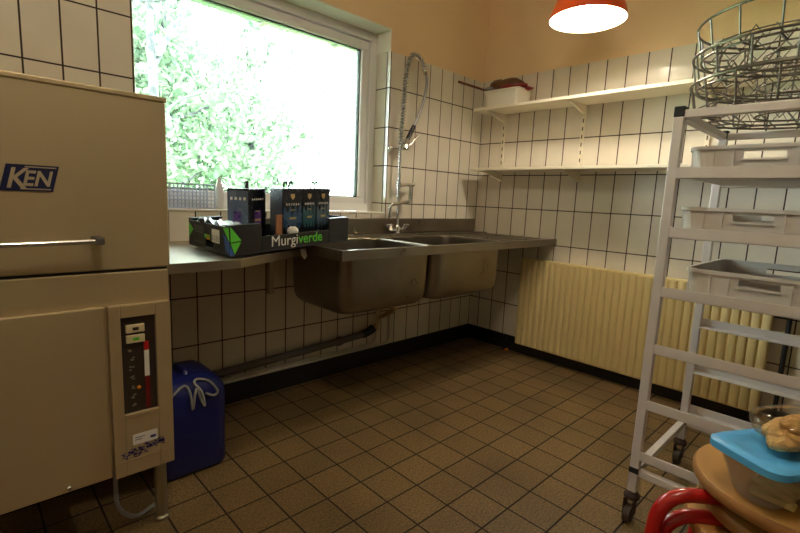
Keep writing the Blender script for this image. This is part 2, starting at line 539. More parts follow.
ft = tree('forked slim tree close to the left side of the window', -1.55, 2.6, 4.6, 0.9, 3.4, 420, 3, 0.0, 0.07)
for c_ in list(ft.children):
    if c_.name.startswith('trunk'): bpy.data.objects.remove(c_)
for c_ in ft.children: c_.location = -ft.location
fk = Vector((-1.588, 2.6, 2.20))
g = G(); g.tube([(-1.52, 2.6, -0.5), (-1.54, 2.6, 0.8), (-1.565, 2.6, 1.6), fk, (-1.594, 2.6, 2.6), (-1.575, 2.6, 2.9), (-1.56, 2.6, 4.0)], [.06, .050, .045, .040, .032, .026, .012], 10)
g.build('trunk', M_BARK, ft, smooth=True)
g = G(); g.tube([fk + Vector((0, 0, -.03)), (-1.50, 2.61, 2.37), (-1.425, 2.62, 2.52), (-1.33, 2.63, 2.70), (-1.20, 2.64, 3.0)], [.026, .022, .018, .013, .007], 8)
g.build('branch', M_BARK, ft, smooth=True)
g = G(); g.tube([(-1.565, 2.6, 1.62), (-1.45, 2.6, 1.86), (-1.33, 2.6, 1.97), (-1.11, 2.62, 2.07), (-0.9, 2.62, 2.12)], [.016, .013, .011, .008, .004], 8)
g.build('branch', M_BARK, ft, smooth=True)
tree('leafy tree just right of the forked tree outside the window', -1.35, 4.6, 5.5, 1.8, 2.4, 6000, 5, -0.01, 0.075)
tree('broad tree behind the forked tree at the left edge of the window', -3.6, 6.6, 6.5, 2.3, 3.0, 6000, 8, 0.0, 0.10)
tree('leafy tree seen low in the middle of the window', -0.3, 6.2, 4.6, 1.8, 1.6, 5500, 11, 0.0, 0.09)
tree('thin crowned tree at the right edge of the window', 1.6, 7.2, 4.2, 1.7, 1.6, 2600, 13, 0.0, 0.12)
tree('round low tree standing far off behind the others', 0.4, 9.5, 5.0, 2.4, 2.2, 5000, 17, 0.0, 0.12)
tree('tall tree standing far off behind the leafy left trees', -2.2, 10.5, 8.0, 3.2, 4.4, 6500, 21, 0.0, 0.14)

# awning outside, wire rack and bottle on the sill
g = G(); g.box(-2.5, -0.6, 0.36, 0.46, 2.085, 2.155)
aw = g.build('awning_cassette', M_AWNING, bevel=0.012)
tag(aw, 'pale translucent awning cassette hung outside along the window top', 'awning')
for xx in (-1.62, -1.1):
    G().box(xx, xx + 0.02, 0.31, 0.47, 2.07, 2.09).box(xx, xx + 0.02, 0.3005, 0.32, 2.07, 2.2).build('awning_bracket', M_PVC_GREY, aw)

# ------------------------------------------------------------------ things on the window sill
ZSILL = WZ0 + 0.0105
wr = thing('wire_rack', 'pale wire rack standing at the left end of the window sill', 'rack', (-2.16, 0.07, ZSILL))
M_RACK = mat('rack_wire', lin(186, 192, 214), 0.45, var=0.1)
rx0, rx1 = -2.34, -2.065
for yy, nm in ((0.020, 'front_grid'), (0.118, 'back_grid')):
    g = G()
    for i in range(17):
        xx = rx0 + (rx1 - rx0) * i / 16
        g.cyl((xx, yy, ZSILL), (xx, yy, ZSILL + 0.118), 0.0030 if i % 4 == 0 else 0.0019, 6)
    for q in range(7):
        zz = ZSILL + 0.004 + q * 0.0185
        g.cyl((rx0, yy - .002, zz), (rx1, yy - .002, zz), 0.0030 if q in (0, 6) else 0.0019, 6)
    g.build(nm, M_RACK, wr)
for xx in (rx0, -2.20, rx1):
    g = G(); g.tube(bend([(xx, 0.020, ZSILL + .004), (xx, 0.118, ZSILL + .004)], .01), 0.0024, 6); g.build('cross_wire', M_RACK, wr); g = G(); g.tube([(xx, 0.020, ZSILL + .118), (xx, 0.118, ZSILL + .118)], 0.0024, 6)
    g.build('cross_wire', M_RACK, wr)
bt_ = thing('spray_bottle', 'slim white bottle on the window sill right of the wire rack', 'bottle', (-2.025, 0.06, ZSILL))
g = G(); g.lathe([(.017, ZSILL), (.020, ZSILL + .004), (.020, ZSILL + .105), (.014, ZSILL + .125), (.008, ZSILL + .130)], (-2.025, 0.06), 20); g.build('bottle_body', M_WHITE, bt_, smooth=True)
g = G(); g.lathe([(.010, ZSILL + .129), (.010, ZSILL + .150), (.006, ZSILL + .156)], (-2.025, 0.06), 16); g.build('bottle_cap', M_WHITE, bt_, smooth=True)
hk = thing('suction_hook', 'tiny white hook stuck low on the window pane at the right', 'hook', (-1.30, 0.17, 1.12))
g = G(); g.tube([(-1.30, 0.1775, 1.115), (-1.30, 0.168, 1.115)], [0.014, 0.008], 14); g.build('suction_cup', M_WHITE, hk, smooth=True)
g = G(); g.tube(bend([(-1.30, 0.17, 1.115), (-1.30, 0.150, 1.115), (-1.30, 0.146, 1.15)], .006), 0.004, 8); g.build('hook_pin', M_PVC_GREY, hk, smooth=True)

# ------------------------------------------------------------------ dishwasher
dw = thing('commercial_dishwasher', 'beige steel hood dishwasher at the left with a long door handle', 'dishwasher', (-2.84, -0.41, 0))
FY = -0.75
g = G(); g.box(-3.15, -2.514, FY, -0.06, 0.865, 1.352)
hood = g.build('hood', M_PANEL, dw, bevel=0.004)
g = G(); g.box(-3.153, -2.511, FY - 0.004, -0.057, 1.346, 1.360)
g.build('hood_cap', M_PANEL, hood, bevel=0.003)
g = G(); g.box(-3.15, -2.520, FY, -0.06, 0.30, 0.857); g.box(-3.15, -2.522, FY + 0.03, -0.06, 0.24, 0.30)
body = g.build('body', M_PANEL, dw, bevel=0.003)
g = G(); g.box(-3.145, -2.522, FY + 0.008, -0.065, 0.857, 0.865)
g.build('hood_seal', M_RUBBER, dw)
g = G(); g.box(-3.145, -2.694, FY - 0.014, FY - 0.0005, 0.243, 0.763)
fp = g.build('front_panel', M_PANEL, dw, bevel=0.004)
G().ball((-2.80, FY - 0.015, 0.258), 0.007).build('bolt', M_CHROME, fp, smooth=True)
# control panel, with its dark recessed window
g = G()
px0, px1, pz0, pz1, sx0, sx1, sz0, sz1 = -2.688, -2.524, 0.238, 0.763, -2.658, -2.566, 0.424, 0.726
y0, y1 = FY - 0.022, FY - 0.0005
g.box(px0, sx0, y0, y1, pz0, pz1); g.box(sx1, px1, y0, y1, pz0, pz1); g.box(sx0, sx1, y0, y1, sz1, pz1); g.box(sx0, sx1, y0, y1, pz0, sz0)
cp = g.build('control_panel', M_PANEL, dw, bevel=0.002)
G().box(sx0, sx1, FY - 0.010, FY - 0.0015, sz0, sz1).build('display_window', M_DARK, cp)
G().box(sx0, sx1, FY - 0.026, FY - 0.012, sz0 - 0.004, sz0 + 0.008).build('ledge', M_PANEL, cp, bevel=0.002)
ys = FY - 0.0105
for zz, lamp in ((0.690, M_DARK), (0.659, M_GREEN)):
    sw = G().box(-2.645, -2.596, ys - 0.010, ys, zz - 0.012, zz + 0.012).build('switch', mat('switch_cream', lin(216, 200, 160), 0.4), cp, bevel=0.002)
    sw['label'] = 'cream rocker switch'
    G().box(-2.628, -2.612, ys - 0.0115, ys - 0.010, zz - 0.004, zz + 0.004).build('switch_mark', lamp, cp)
gz = G()
gz.box(-2.598, -2.585, ys - 0.003, ys, 0.618, 0.645); gz.slot(1).box(-2.598, -2.585, ys - 0.003, ys, 0.537, 0.618)
gz.slot(2).box(-2.598, -2.585, ys - 0.003, ys, 0.435, 0.537)
tg = gz.build('temperature_gauge', [M_RED_MARK, M_WHITE, M_RED_DARK], cp); tg['label'] = 'red and white temperature gauge strip'
rs = random.Random(4)
for i in range(7):
    zz = 0.626 - i * 0.029
    g = G(); x = -2.632
    for k in range(3):
        a, b = rs.uniform(-.006, .006), rs.uniform(-.006, .006)
        g.box(x + a - 0.004, x + a + 0.004, ys - 0.0012, ys, zz + b - 0.0008, zz + b + 0.0008)
        g.box(x + a - 0.0008, x + a + 0.0008, ys - 0.0012, ys, zz + b - 0.003, zz + b + 0.003)
    g.build('pictogram', mat('faded_print', lin(150, 142, 126), 0.5), cp)
G().ball((-2.615, ys, 0.505), 0.006).build('indicator_lamp', M_ORANGE, cp, smooth=True)
yl = FY - 0.0225
G().box(-2.640, -2.572, yl - 0.0008, yl, 0.331, 0.364).slot(1).box(-2.592, -2.577, yl - 0.0014, yl - 0.0008, 0.340, 0.348).box(-2.634, -2.608, yl - 0.0014, yl - 0.0008, 0.352, 0.354).box(-2.634, -2.615, yl - 0.0014, yl - 0.0008, 0.345, 0.347).build('maker_label', [M_WHITE, M_INK], cp)
g = G()
for i in range(95):
    u = rs.random(); x = -2.672 + u * 0.118; z = 0.303 + 0.020 * u + rs.gauss(0, 0.007)
    w = rs.uniform(.001, .005)
    g.box(x - w, x + w, yl - 0.0006, yl, z - 0.0015, z + 0.0015)
g.build('ink_smear', M_INK, cp)
G().box(-2.680, -2.545, yl - 0.002, yl, 0.286, 0.288).build('panel_seam', M_PANEL, cp)
# handle
g = G(); g.tube([(-3.10, FY - 0.055, 0.945), (-2.705, FY - 0.055, 0.952)], 0.0075, 12)
hd = g.build('handle', M_CHROME, dw, smooth=True)
g = G(); g.box(-2.716, -2.694, FY - 0.063, FY - 0.0005, 0.943, 0.963)
g.build('handle_bracket', M_PVC_GREY, hd, bevel=0.003)
g = G(); g.box(-3.116, -3.094, FY - 0.063, FY - 0.0005, 0.935, 0.955)
g.build('handle_bracket', M_PVC_GREY, hd, bevel=0.003)
# badge
yb = FY - 0.0005
g = G()
bl, brr, bt, bb = -2.897, -2.792, 1.143, 1.078
sh = 0.016
vs = [(bl, yb, bb), (brr, yb, bb), (brr + sh, yb, bt), (bl + sh, yb, bt)]
g.loft([[(x, yb - 0.002, z) for x, _, z in vs], [(x, yb, z) for x, _, z in vs]])
bd = g.build('badge', M_NAVY, dw)
R90 = Matrix.Rotation(PI / 2, 4, 'X')
M_BADGE = mat('badge_steel', lin(200, 186, 156), 0.4, 0.4)
lettering('K', 0.070, Matrix.Translation((bl + 0.011, yb - 0.0022, bb + 0.008)) @ R90, M_BADGE, bd, bold=0.0012, shear=0.24, wide=0.86)
lettering('EN', 0.053, Matrix.Translation((bl + 0.043, yb - 0.0022, bb + 0.014)) @ R90, M_BADGE, bd, bold=0.0012, shear=0.24, wide=0.86)
g = G()
g.box(bl + 0.040, brr - 0.004, yb - 0.003, yb - 0.002, bb + 0.004, bb + 0.007)
g.build('badge_line', M_BADGE, bd); g = G()
g.box(bl + 0.052, brr + 0.010, yb - 0.003, yb - 0.002, bt - 0.0065, bt - 0.0035)
g.build('badge_line', M_BADGE, bd)
# legs
for x, y in ((-2.545, -0.69), (-3.12, -0.69), (-2.545, -0.13), (-3.12, -0.13)):
    g = G(); g.cyl((x, y, 0.012), (x, y, 0.25), 0.019, 20); g.lathe([(0.024, 0), (0.024, 0.010), (0.019, 0.016)], (x, y), 20)
    g.build('leg', M_STEEL, dw, smooth=True)
g = G(); g.tube(bend([(-2.66, -0.62, 0.25), (-2.665, -0.64, 0.06), (-2.62, -0.66, 0.012), (-2.50, -0.60, 0.012)], 0.06), 0.007, 8)
g.build('drain_hose', M_HOSE, dw, smooth=True)

# ------------------------------------------------------------------ blue canister
jc = thing('plastic_canister', 'dark blue plastic canister on the floor beside the dishwasher', 'canister', (-2.375, -0.35, 0))
cx, cy = -2.372, -0.37
g = G()
rings = []
for z, i in ((0, 0.022), (0.008, 0.008), (0.022, 0.001), (0.30, 0), (0.335, 0.004), (0.360, 0.018), (0.376, 0.042), (0.384, 0.08)):
    rings.append(rrect(cx, cy, 0.133 - i, 0.152 - i, max(0.012, 0.045 - i * .4), z))
g.loft(rings)
can = g.build('body', M_BLUE, jc, smooth=True, angle=60)
g = G(); g.tube(bend([(cx, cy - 0.06, 0.375), (cx, cy - 0.05, 0.388), (cx, cy + 0.04, 0.388), (cx, cy + 0.05, 0.375)], 0.02), 0.012, 10)
g.build('carry_handle', M_BLUE, jc, smooth=True)
g = G(); g.lathe([(0.026, 0.36), (0.026, 0.386), (0.022, 0.388)], (cx - 0.075, cy + 0.095), 18)
g.build('cap', M_RUBBER, jc, smooth=True)
hy = cy - 0.148
g = G()
pts = [(-2.47, hy - .004, .318), (-2.44, hy, .350), (-2.40, hy + .012, .366), (-2.385, hy - .002, .335), (-2.38, hy - .010, .275), (-2.372, hy - .010, .325), (-2.362, hy - .004, .350),
       (-2.345, hy - .010, .295), (-2.335, hy - .010, .280), (-2.345, hy - .008, .335), (-2.365, hy + .010, .368), (-2.35, hy + .022, .378), (-2.31, hy + .012, .364), (-2.285, hy - .008, .325), (-2.30, hy - .010, .310), (-2.33, hy - .010, .327)]
# smooth the coil with Catmull-Rom


def catmull(P, k=6):
    P = [Vector(p) for p in P]; P = [P[0]] + P + [P[-1]]; out = []
    for i in range(1, len(P) - 2):
        for j in range(k):
            t = j / k
            out.append(0.5 * ((2 * P[i]) + (-P[i - 1] + P[i + 1]) * t + (2 * P[i - 1] - 5 * P[i] + 4 * P[i + 1] - P[i + 2]) * t * t + (-P[i - 1] + 3 * P[i] - 3 * P[i + 1] + P[i + 2]) * t ** 3))
    return out + [P[-2]]


g.tube(catmull(pts), 0.0048, 8)
tag(g.build('dosing_hose', M_HOSE, smooth=True), 'thin clear hose looped over the top of the blue canister', 'hose')

# ------------------------------------------------------------------ draining table (outlet of the dishwasher)
ZTAB = 0.862
dt = thing('draining_table', 'steel draining table between the dishwasher and the sink', 'table', (-2.1, -0.35, ZTAB))
poly = [(-2.510, -0.004), (-2.510, -0.70), (-2.26, -0.685), (-1.985, -0.53), (-1.835, -0.44), (-1.835, -0.004)]
g = G()
g.loft([[(x, y, ZTAB - 0.004) for x, y in poly], [(x, y, ZTAB) for x, y in poly]])
front = poly[1:5]
for (ax, ay), (bx, by) in zip(front, front[1:]):
    d = Vector((bx - ax, by - ay, 0)).normalized(); nrm = Vector((-d.y, d.x, 0)) * 0.012
    a0, b0 = Vector((ax, ay, 0)), Vector((bx, by, 0))
    for q in (0,):
        prof = [a0, b0, b0 + nrm, a0 + nrm]
        g.loft([[(p.x, p.y, ZTAB - 0.032) for p in prof], [(p.x, p.y, ZTAB + 0.002) for p in prof]])
tt = g.build('tabletop', M_STEEL, dt, bevel=0.002)
g = G(); g.box(-1.957, -1.933, -0.325, -0.295, 0.635, ZTAB - 0.005); g.box(-1.957, -1.933, -0.295, -0.004, ZTAB - 0.035, ZTAB - 0.005)
g.build('wall_bracket', M_STEEL, dt, bevel=0.002)
g = G()
base = Vector((-1.90, -0.505, ZTAB - 0.012))
g.loft([[base + Vector(p) for p in ((-.012, -.006, .012), (.02, .008, .014), (.030, .010, -.018), (.012, .0, -.03), (-.005, -.004, -.012))],
        [base + Vector(p) for p in ((-.012, -.012, .012), (.02, .000, .014), (.030, .002, -.018), (.012, -.008, -.03), (-.005, -.010, -.012))]])
tag(g.build('paper_scrap', M_PIPE_WHITE), 'small torn scrap of pale paper stuck on the table edge by the sink', 'scrap')

# ------------------------------------------------------------------ sink unit
ZS = 0.875
SX0, SX1, SY = -1.83, -0.003, -0.705
su = thing('double_sink', 'worn stainless steel double bowl sink with a ribbed drainer', 'sink', (-0.92, -0.35, ZS))
b1 = (-1.500, -0.425, 0.284, 0.232)       # bowl centre and half size
b2 = (-0.890, -0.425, 0.306, 0.232)
g = G()


def holed(g, x0, x1, y0, y1, c, z1, r=0.06, n=5):
    """plate with a rounded opening whose edge rolls down"""
    cx, cy, hx, hy = c
    inner = rrect(cx, cy, hx, hy, r, z1, n)
    outer = []
    for (x, y, _) in inner:
        dx, dy = x - cx, y - cy
        kx = ((x1 - cx) if dx > 0 else (cx - x0)) / max(abs(dx), 1e-6)
        ky = ((y1 - cy) if dy > 0 else (cy - y0)) / max(abs(dy), 1e-6)
        k = min(kx, ky)
        outer.append((cx + dx * k, cy + dy * k, z1))
    # corner vertices
    g.loft([outer, inner], False, False)
    for sx, sy, q in ((1, 1, 0), (-1, 1, 1), (-1, -1, 2), (1, -1, 3)):
        seg = outer[q * (n + 1):(q + 1) * (n + 1)]
        corner = ((x1 if sx > 0 else x0), (y1 if sy > 0 else y0), z1)
        for a, b in zip(seg, seg[1:]):
            if (abs(a[0] - b[0]) > 1e-9 and abs(a[1] - b[1]) > 1e-9):
                g.add([a, b, corner], [(0, 1, 2)])
    lip = [[(cx + (x - cx) * s, cy + (y - cy) * s, z1 - d) for x, y, _ in inner] for s, d in ((1, 0), (0.992, 0.003), (0.985, 0.010))]
    g.loft(lip, False, False)


yb0, yb1 = SY + 0.028, -0.12
xm = -1.206
holed(g, SX0 + 0.028, xm, yb0, yb1, b1, ZS - 0.006)
holed(g, xm, -0.574, yb0, yb1, b2, ZS - 0.006)
g.box(-0.574, SX1, yb0, yb1, ZS - 0.012, ZS - 0.006)
g.box(SX0 + 0.028, SX1, yb1, -0.004, ZS - 0.012, ZS)
g.box(SX0, SX1, SY, yb0, ZS - 0.045, ZS)
g.box(SX0, SX0 + 0.028, yb0, -0.004, ZS - 0.045, ZS)
for k in range(7):
    yy = -0.60 + k * 0.07
    g.box(-0.52, -0.06, yy - 0.008, yy + 0.008, ZS - 0.006, ZS - 0.002)
g.build('sink_top', M_SINK, su, bevel=0.005)
g = G(); g.box(SX0, -0.03, -0.022, -0.003, ZS, 0.972)
g.build('backsplash', M_SINK, su, bevel=0.005)
for c in (b1, b2):
    cx, cy, hx, hy = c
    g = G()
    def R(i, z, r=0.075): return rrect(cx, cy, hx - i, hy - i, r, z, 6)
    g.loft([R(0.0, ZS - 0.013, .060), R(0.002, 0.70, .060), R(0.004, 0.625, .062), R(0.012, 0.592, .065), R(0.030, 0.571, .07), R(0.07, 0.562, .07)], False, True)
    g.loft([R(0.004, ZS - 0.013, .056), R(0.006, 0.70, .056), R(0.008, 0.626, .058), R(0.016, 0.595, .061), R(0.033, 0.575, .066), R(0.072, 0.566, .066)], False, True)
    bw = g.build('sink_bowl', M_SINK, su, smooth=True, angle=50)
    g = G(); g.lathe([(0.032, 0.552), (0.045, 0.562), (0.045, 0.569), (0.03, 0.569)], (cx, cy + 0.02), 24)
    g.build('waste_outlet', M_CHROME, bw, smooth=True)

# ------------------------------------------------------------------ pre-rinse tap
tp = thing('rinse_tap', 'tall chrome pre-rinse tap with a spring hose at the back of the sink', 'tap', (-0.912, -0.06, ZS))
tx, ty = -0.912, -0.06
g = G(); g.lathe([(0.030, ZS), (0.030, ZS + 0.008), (0.020, ZS + 0.012), (0.020, ZS + 0.03), (0.017, ZS + 0.05), (0.012, ZS + 0.06)], (tx, ty), 20)
g.tube([(tx - 0.06, ty, ZS + 0.028), (tx + 0.06, ty, ZS + 0.028)], 0.012, 12)
g.build('tap_base', M_CHROME, tp, smooth=True)
for s in (-1, 1):
    g = G(); g.tube([(tx + s * 0.055, ty, ZS + 0.028), (tx + s * 0.070, ty - .004, ZS + 0.055)], [0.015, 0.020], 10)
    for a in range(4):
        d = Vector((math.cos(a * PI / 2 + .4) * 0.02, math.sin(a * PI / 2 + .4) * 0.02, 0))
        g.ball(Vector((tx + s * 0.070, ty - .004, ZS + 0.057)) + d, 0.007, 8, 6)
    g.build('tap_knob', M_CHROME, tp, smooth=True)
g = G(); g.cyl((tx, ty, ZS + 0.05), (tx, ty, 1.44), 0.0085, 14)
g.build('riser', M_CHROME, tp, smooth=True)
g = G(); g.tube([(tx, ty, 1.42), (tx - 0.045, -0.02, 1.415), (tx - 0.05, -0.0005, 1.415)], 0.007, 10); g.ball((tx - 0.047, -0.020, 1.415), 0.019); g.lathe([(0.014, 1.405), (0.014, 1.425)], (tx, ty), 14)
g.build('wall_clamp', M_CHROME, tp, smooth=True)
# swivel spout half way up
g = G(); g.lathe([(0.014, 1.165), (0.014, 1.205)], (tx, ty), 14)
g.tube(bend([(tx, ty, 1.185), (tx + 0.095, ty - 0.01, 1.195), (tx + 0.095, ty - 0.012, 1.085), (tx - 0.085, ty - 0.02, 1.060), (tx - 0.088, ty - 0.02, 0.985)], 0.02), 0.0105, 12)
g.ball((tx + 0.115, ty - 0.01, 1.195), 0.015); g.cyl((tx + 0.095, ty - 0.01, 1.195), (tx + 0.13, ty - .01, 1.197), 0.009, 10)
g.cyl((tx + .095, ty - .012, 1.16), (tx + .095, ty - .012, 1.12), 0.012, 12)
g.cyl((tx - .088, ty - .02, 1.01), (tx - .088, ty - .02, 0.975), 0.012, 12)
g.build('spout', M_CHROME, tp, smooth=True)
hp = [(-0.912, ty, 1.44), (-0.905, ty, 1.58), (-0.897, ty, 1.74), (-0.885, ty, 1.88), (-0.862, ty, 1.965), (-0.820, ty, 2.003), (-0.765, ty, 1.985), (-0.722, ty, 1.925), (-0.702, ty, 1.862), (-0.712, ty, 1.775), (-0.745, ty, 1.68), (-0.785, ty, 1.60), (-0.815, ty, 1.545)]
cm = catmull(hp, 8)
hose = G().tube(cm, 0.0095, 8).build('hose', mat('hose_sleeve', lin(150, 152, 150), 0.4, 0.5), tp, smooth=True)
# spring coil round the first two thirds of the hose
acc = [0]
for a, b in zip(cm, cm[1:]): acc.append(acc[-1] + (b - a).length)
tot = acc[-1]


def at_len(s):
    for i in range(len(acc) - 1):
        if acc[i + 1] >= s:
            t = (s - acc[i]) / max(1e-9, acc[i + 1] - acc[i]); return cm[i].lerp(cm[i + 1], t), (cm[i + 1] - cm[i]).normalized()
    return cm[-1], (cm[-1] - cm[-2]).normalized()


cp_ = []
end = tot * 0.64
turns = 38
for k in range(turns * 10 + 1):
    s = end * k / (turns * 10)
    p, t = at_len(s)
    w = Vector((0, 1, 0)); u = w.cross(t).normalized(); a = 2 * PI * k / 10
    cp_.append(p + (u * math.cos(a) + w * math.sin(a)) * 0.0165)
G().tube(cp_, 0.0033, 5).build('spring', M_CHROME, tp, smooth=True)
g = G(); p, t = at_len(end); g.tube([p - t * .02, p + t * .02], 0.016, 14); g.build('spring_ferrule', M_CHROME, tp, smooth=True)
g = G(); g.tube([(-0.800, ty, 1.572), (-0.815, ty, 1.545), (-0.855, ty, 1.475)], [0.012, 0.015, 0.015], 12)
gr = g.build('spray_grip', M_RUBBER, tp, smooth=True); gr['label'] = 'black spray grip'
g = G(); g.tube([(-0.855, ty, 1.475), (-0.875, ty, 1.445), (-0.885, ty - .01, 1.43)], [0.016, 0.022, 0.026], 14); g.lathe([(0.026, 1.408), (0.032, 1.420), (0.026, 1.442)], (-0.888, ty - .012), 16)
g.build('spray_head', M_CHROME, tp, smooth=True)
g = G(); g.tube([(-0.880, ty - .010, 1.425), (-0.835, ty - .014, 1.452), (-0.775, ty - .016, 1.512)], [0.009, 0.008, 0.007], 8)
g.build('spray_lever', M_CHROME, tp, smooth=True)

# ------------------------------------------------------------------ pipes beneath the sink
dp = thing('drain_pipe', 'dark grey drain pipe running along the wall to the sink trap', 'pipe', (-1.6, -0.05, 0.13))
g = G(); g.tube([(-2.75, -0.045, 0.165), (-2.05, -0.045, 0.195), (-1.32, -0.05, 0.226), (-1.16, -0.055, 0.240)], 0.021, 14); g.tube([(-1.36, -0.0495, 0.224), (-1.335, -0.05, 0.226)], 0.027, 14)
g.build('waste_pipe', M_PVC_GREY, dp, smooth=True)
g = G(); g.tube(arc((-1.17, -0.055, 0.239), (-1.12, -0.058, 0.245), (-1.085, -0.06, 0.268), 8), 0.026, 14)
e = g.build('rubber_elbow', M_RUBBER, dp, smooth=True); e['label'] = 'black rubber elbow'
g = G(); g.tube(bend([(-1.095, -0.06, 0.262), (-1.05, -0.06, 0.270), (-1.04, -0.06, 0.33), (-1.06, -0.20, 0.40), (-1.20, -0.38, 0.49), (-1.30, -0.40, 0.54)], 0.05), 0.016, 12); g.ball((-1.062, -0.06, 0.268), 0.026)
g.tube([(-1.041, -0.06, 0.33), (-1.043, -0.06, 0.37)], 0.021, 12)
tr_ = g.build('trap', M_CREAM_PVC, dp, smooth=True); tr_['label'] = 'cream plastic trap'
for k, (xx, zz, lab) in enumerate(((-1.022, 0.146, 'thin pale water pipe above the baseboard, the upper of the pair'), (-0.905, 0.127, 'thin pale water pipe above the baseboard, the lower of the pair'))):
    g = G(); g.tube(bend([(-3.2, -0.018, zz), (xx, -0.018, zz), (xx, -0.018, 0.45), (xx, -0.03, ZS - 0.02)], 0.05), 0.0085, 10)
    tag(g.build('water_pipe', M_PIPE_WHITE, smooth=True), lab, 'pipe', 'water pipes along the back wall')
g = G()
for i in range(9):
    a = 0.7 * i
    g.ball((-0.030 + 0.003 * math.cos(a), -0.379 + 0.010 * math.sin(a), 0.020 + 0.010 * i), 0.008, 8, 6)
g.box(-0.036, -0.008, -0.392, -0.366, 0, 0.016)
tag(g.build('pipe_stub', M_RUBBER, smooth=True), 'small dark pipe stub at the baseboard left of the radiator', 'pipe')
g = G(); g.loft([[(-0.048, -0.402, 0), (-0.026, -0.410, 0), (-0.022, -0.388, 0), (-0.044, -0.384, 0)], [(-0.046, -0.400, .012), (-0.028, -0.407, .016), (-0.026, -0.390, .014), (-0.042, -0.386, .010)]])
tag(g.build('food_scrap', M_ORANGE), 'tiny orange scrap on the floor below the radiator corner', 'scrap')

# ------------------------------------------------------------------ black produce tray
bx = thing('produce_tray', 'black cardboard produce tray with green lettering on the draining table', 'box', (-2.0, -0.45, ZTAB + 0.004))
A = Vector((-2.283, -0.646, ZTAB + 0.005)); B = Vector((-1.640, -0.493, 0.892))
D = Vector((-2.285, -0.255, ZTAB + 0.012)); Cc = B + (D - A)
ex = (B - A); LX = ex.length; ex.normalize()
ey = (D - A); LY = ey.length; ey.normalize()
ez = Vector((0, 0, 1))
HB = 0.112
TB = Matrix(((ex.x, ey.x, 0, A.x), (ex.y, ey.y, 0, A.y), (ex.z, ey.z, 1, A.z), (0, 0, 0, 1)))   # tray coordinates -> room
LOW = 0.062
w = 0.006
g = G()
g.box(0, LX, 0, LY, 0, w, TB)
c1, c2 = 0.145, LX - 0.135
g.box(0, c1, 0, w, w, HB, TB); g.box(c1, c2, 0, w, w, LOW, TB); g.box(c2, LX, 0, w, w, HB, TB)
g.box(0, c1, LY - w, LY, w, HB, TB); g.box(c1, c2, LY - w, LY, w, LOW, TB); g.box(c2, LX, LY - w, LY, w, HB, TB)
g.box(0, w, w, LY * .36, w, HB * .93, TB); g.box(0, w, LY * .36, LY * .55, 0.040, HB * .93, TB); g.box(0, w, LY * .55, LY - w, w, HB * .93, TB)
g.box(0, w, LY * .36, LY * .55, w, 0.014, TB)
g.box(LX - w, LX, w, LY - w, w, HB, TB)
# top corner flaps
g.box(0, c1, w, 0.035, HB - w, HB, TB); g.box(c2, LX, w, 0.03, HB - w, HB, TB); g.box(0, c1, LY - .04, LY - w, HB - w, HB, TB); g.box(c2, LX, LY - .04, LY - w, HB - w, HB, TB)
g.box(0.0, w, LY * .60, LY * .70, HB * .9, HB * 1.06, TB)
tray = g.build('tray_body', M_CARD_BLACK, bx, bevel=0.0015, seg=1)


def face_patch(g, pts, M, off):
    """thin printed patch"""
    a = [M @ Vector(p) for p in pts]
    n = (a[1] - a[0]).cross(a[2] - a[0]).normalized() * off
    g.loft([a, [p + n for p in a]])


def front(u, v): return (u, -0.0004, v)
def left(u, v): return (-0.0004, u, v)


g = G()
face_patch(g, [front(0.004, 0.108), front(0.052, 0.055), front(0.006, 0.052)], TB, 0.0006)
g.build('tray_print', M_GREEN, bx); g = G()
face_patch(g, [front(0.006, 0.048), front(0.050, 0.050), front(0.022, 0.006)], TB, 0.0006)
g.build('tray_print', M_GREEN, bx); g = G()
face_patch(g, [left(0.0, 0.055), left(0.055, 0.100), left(0.004, 0.104)], TB, 0.0006)
g.build('tray_print', M_GREEN, bx); g = G()
face_patch(g, [left(LY - 0.002, 0.03), left(LY - 0.002, 0.095), left(LY - 0.05, 0.07)], TB, 0.0006)
g.build('tray_print', M_GREEN, bx); g = G()
face_patch(g, [left(0.17, 0.048), left(0.225, 0.048), left(0.225, 0.062), left(0.17, 0.062)], TB, 0.0006)
g.build('tray_print', M_GREEN, bx)
g = G()
face_patch(g, [front(0.002, 0.045), front(0.020, 0.004), front(0.002, 0.004)], TB, 0.0008)
g.build('tray_print', M_PRINT_BLUE, bx); g = G()
face_patch(g, [left(0.0, 0.008), left(0.0, 0.052), left(0.050, 0.080), left(0.03, 0.02)], TB, 0.0008)
g.build('tray_print', M_PRINT_BLUE, bx)
g = G()
face_patch(g, [left(0.085, 0.038), left(0.155, 0.038), left(0.155, 0.088), left(0.085, 0.088)], TB, 0.0008)
g.build('tray_print', M_WHITE, bx)
g = G()
for k in range(4):
    u = 0.093 + k * 0.017
    face_patch(g, [left(u, 0.042), left(u + 0.008, 0.042), left(u + 0.008, 0.066), left(u, 0.066)], TB, 0.0014)
g.build('tray_print', mat('grey_print', lin(150, 150, 150), 0.5), bx)
g = G(); face_patch(g, [left(0.175, 0.043), left(0.205, 0.043), left(0.205, 0.062), left(0.175, 0.062)], TB, 0.0014)
g.build('tray_print', M_ORANGE, bx)
g = G()
for v in (0.022, 0.062, 0.072, 0.082):
    face_patch(g, [left(0.24, v), left(0.33, v), left(0.33, v + 0.004), left(0.24, v + 0.004)], TB, 0.0008)
g.build('tray_print', M_PVC_GREY, bx)
TXT = TB @ Matrix.Translation((0.190, -0.0008, 0.018)) @ R90
lw = lettering('Murgi', 0.060, TXT, M_WHITE, bx, name='lettering', bold=0.0, wide=1.05)
me_x = max((TB.inverted() @ v.co).x for v in lw.data.vertices)
TXT = TB @ Matrix.Translation((me_x + 0.004, -0.0008, 0.018)) @ R90
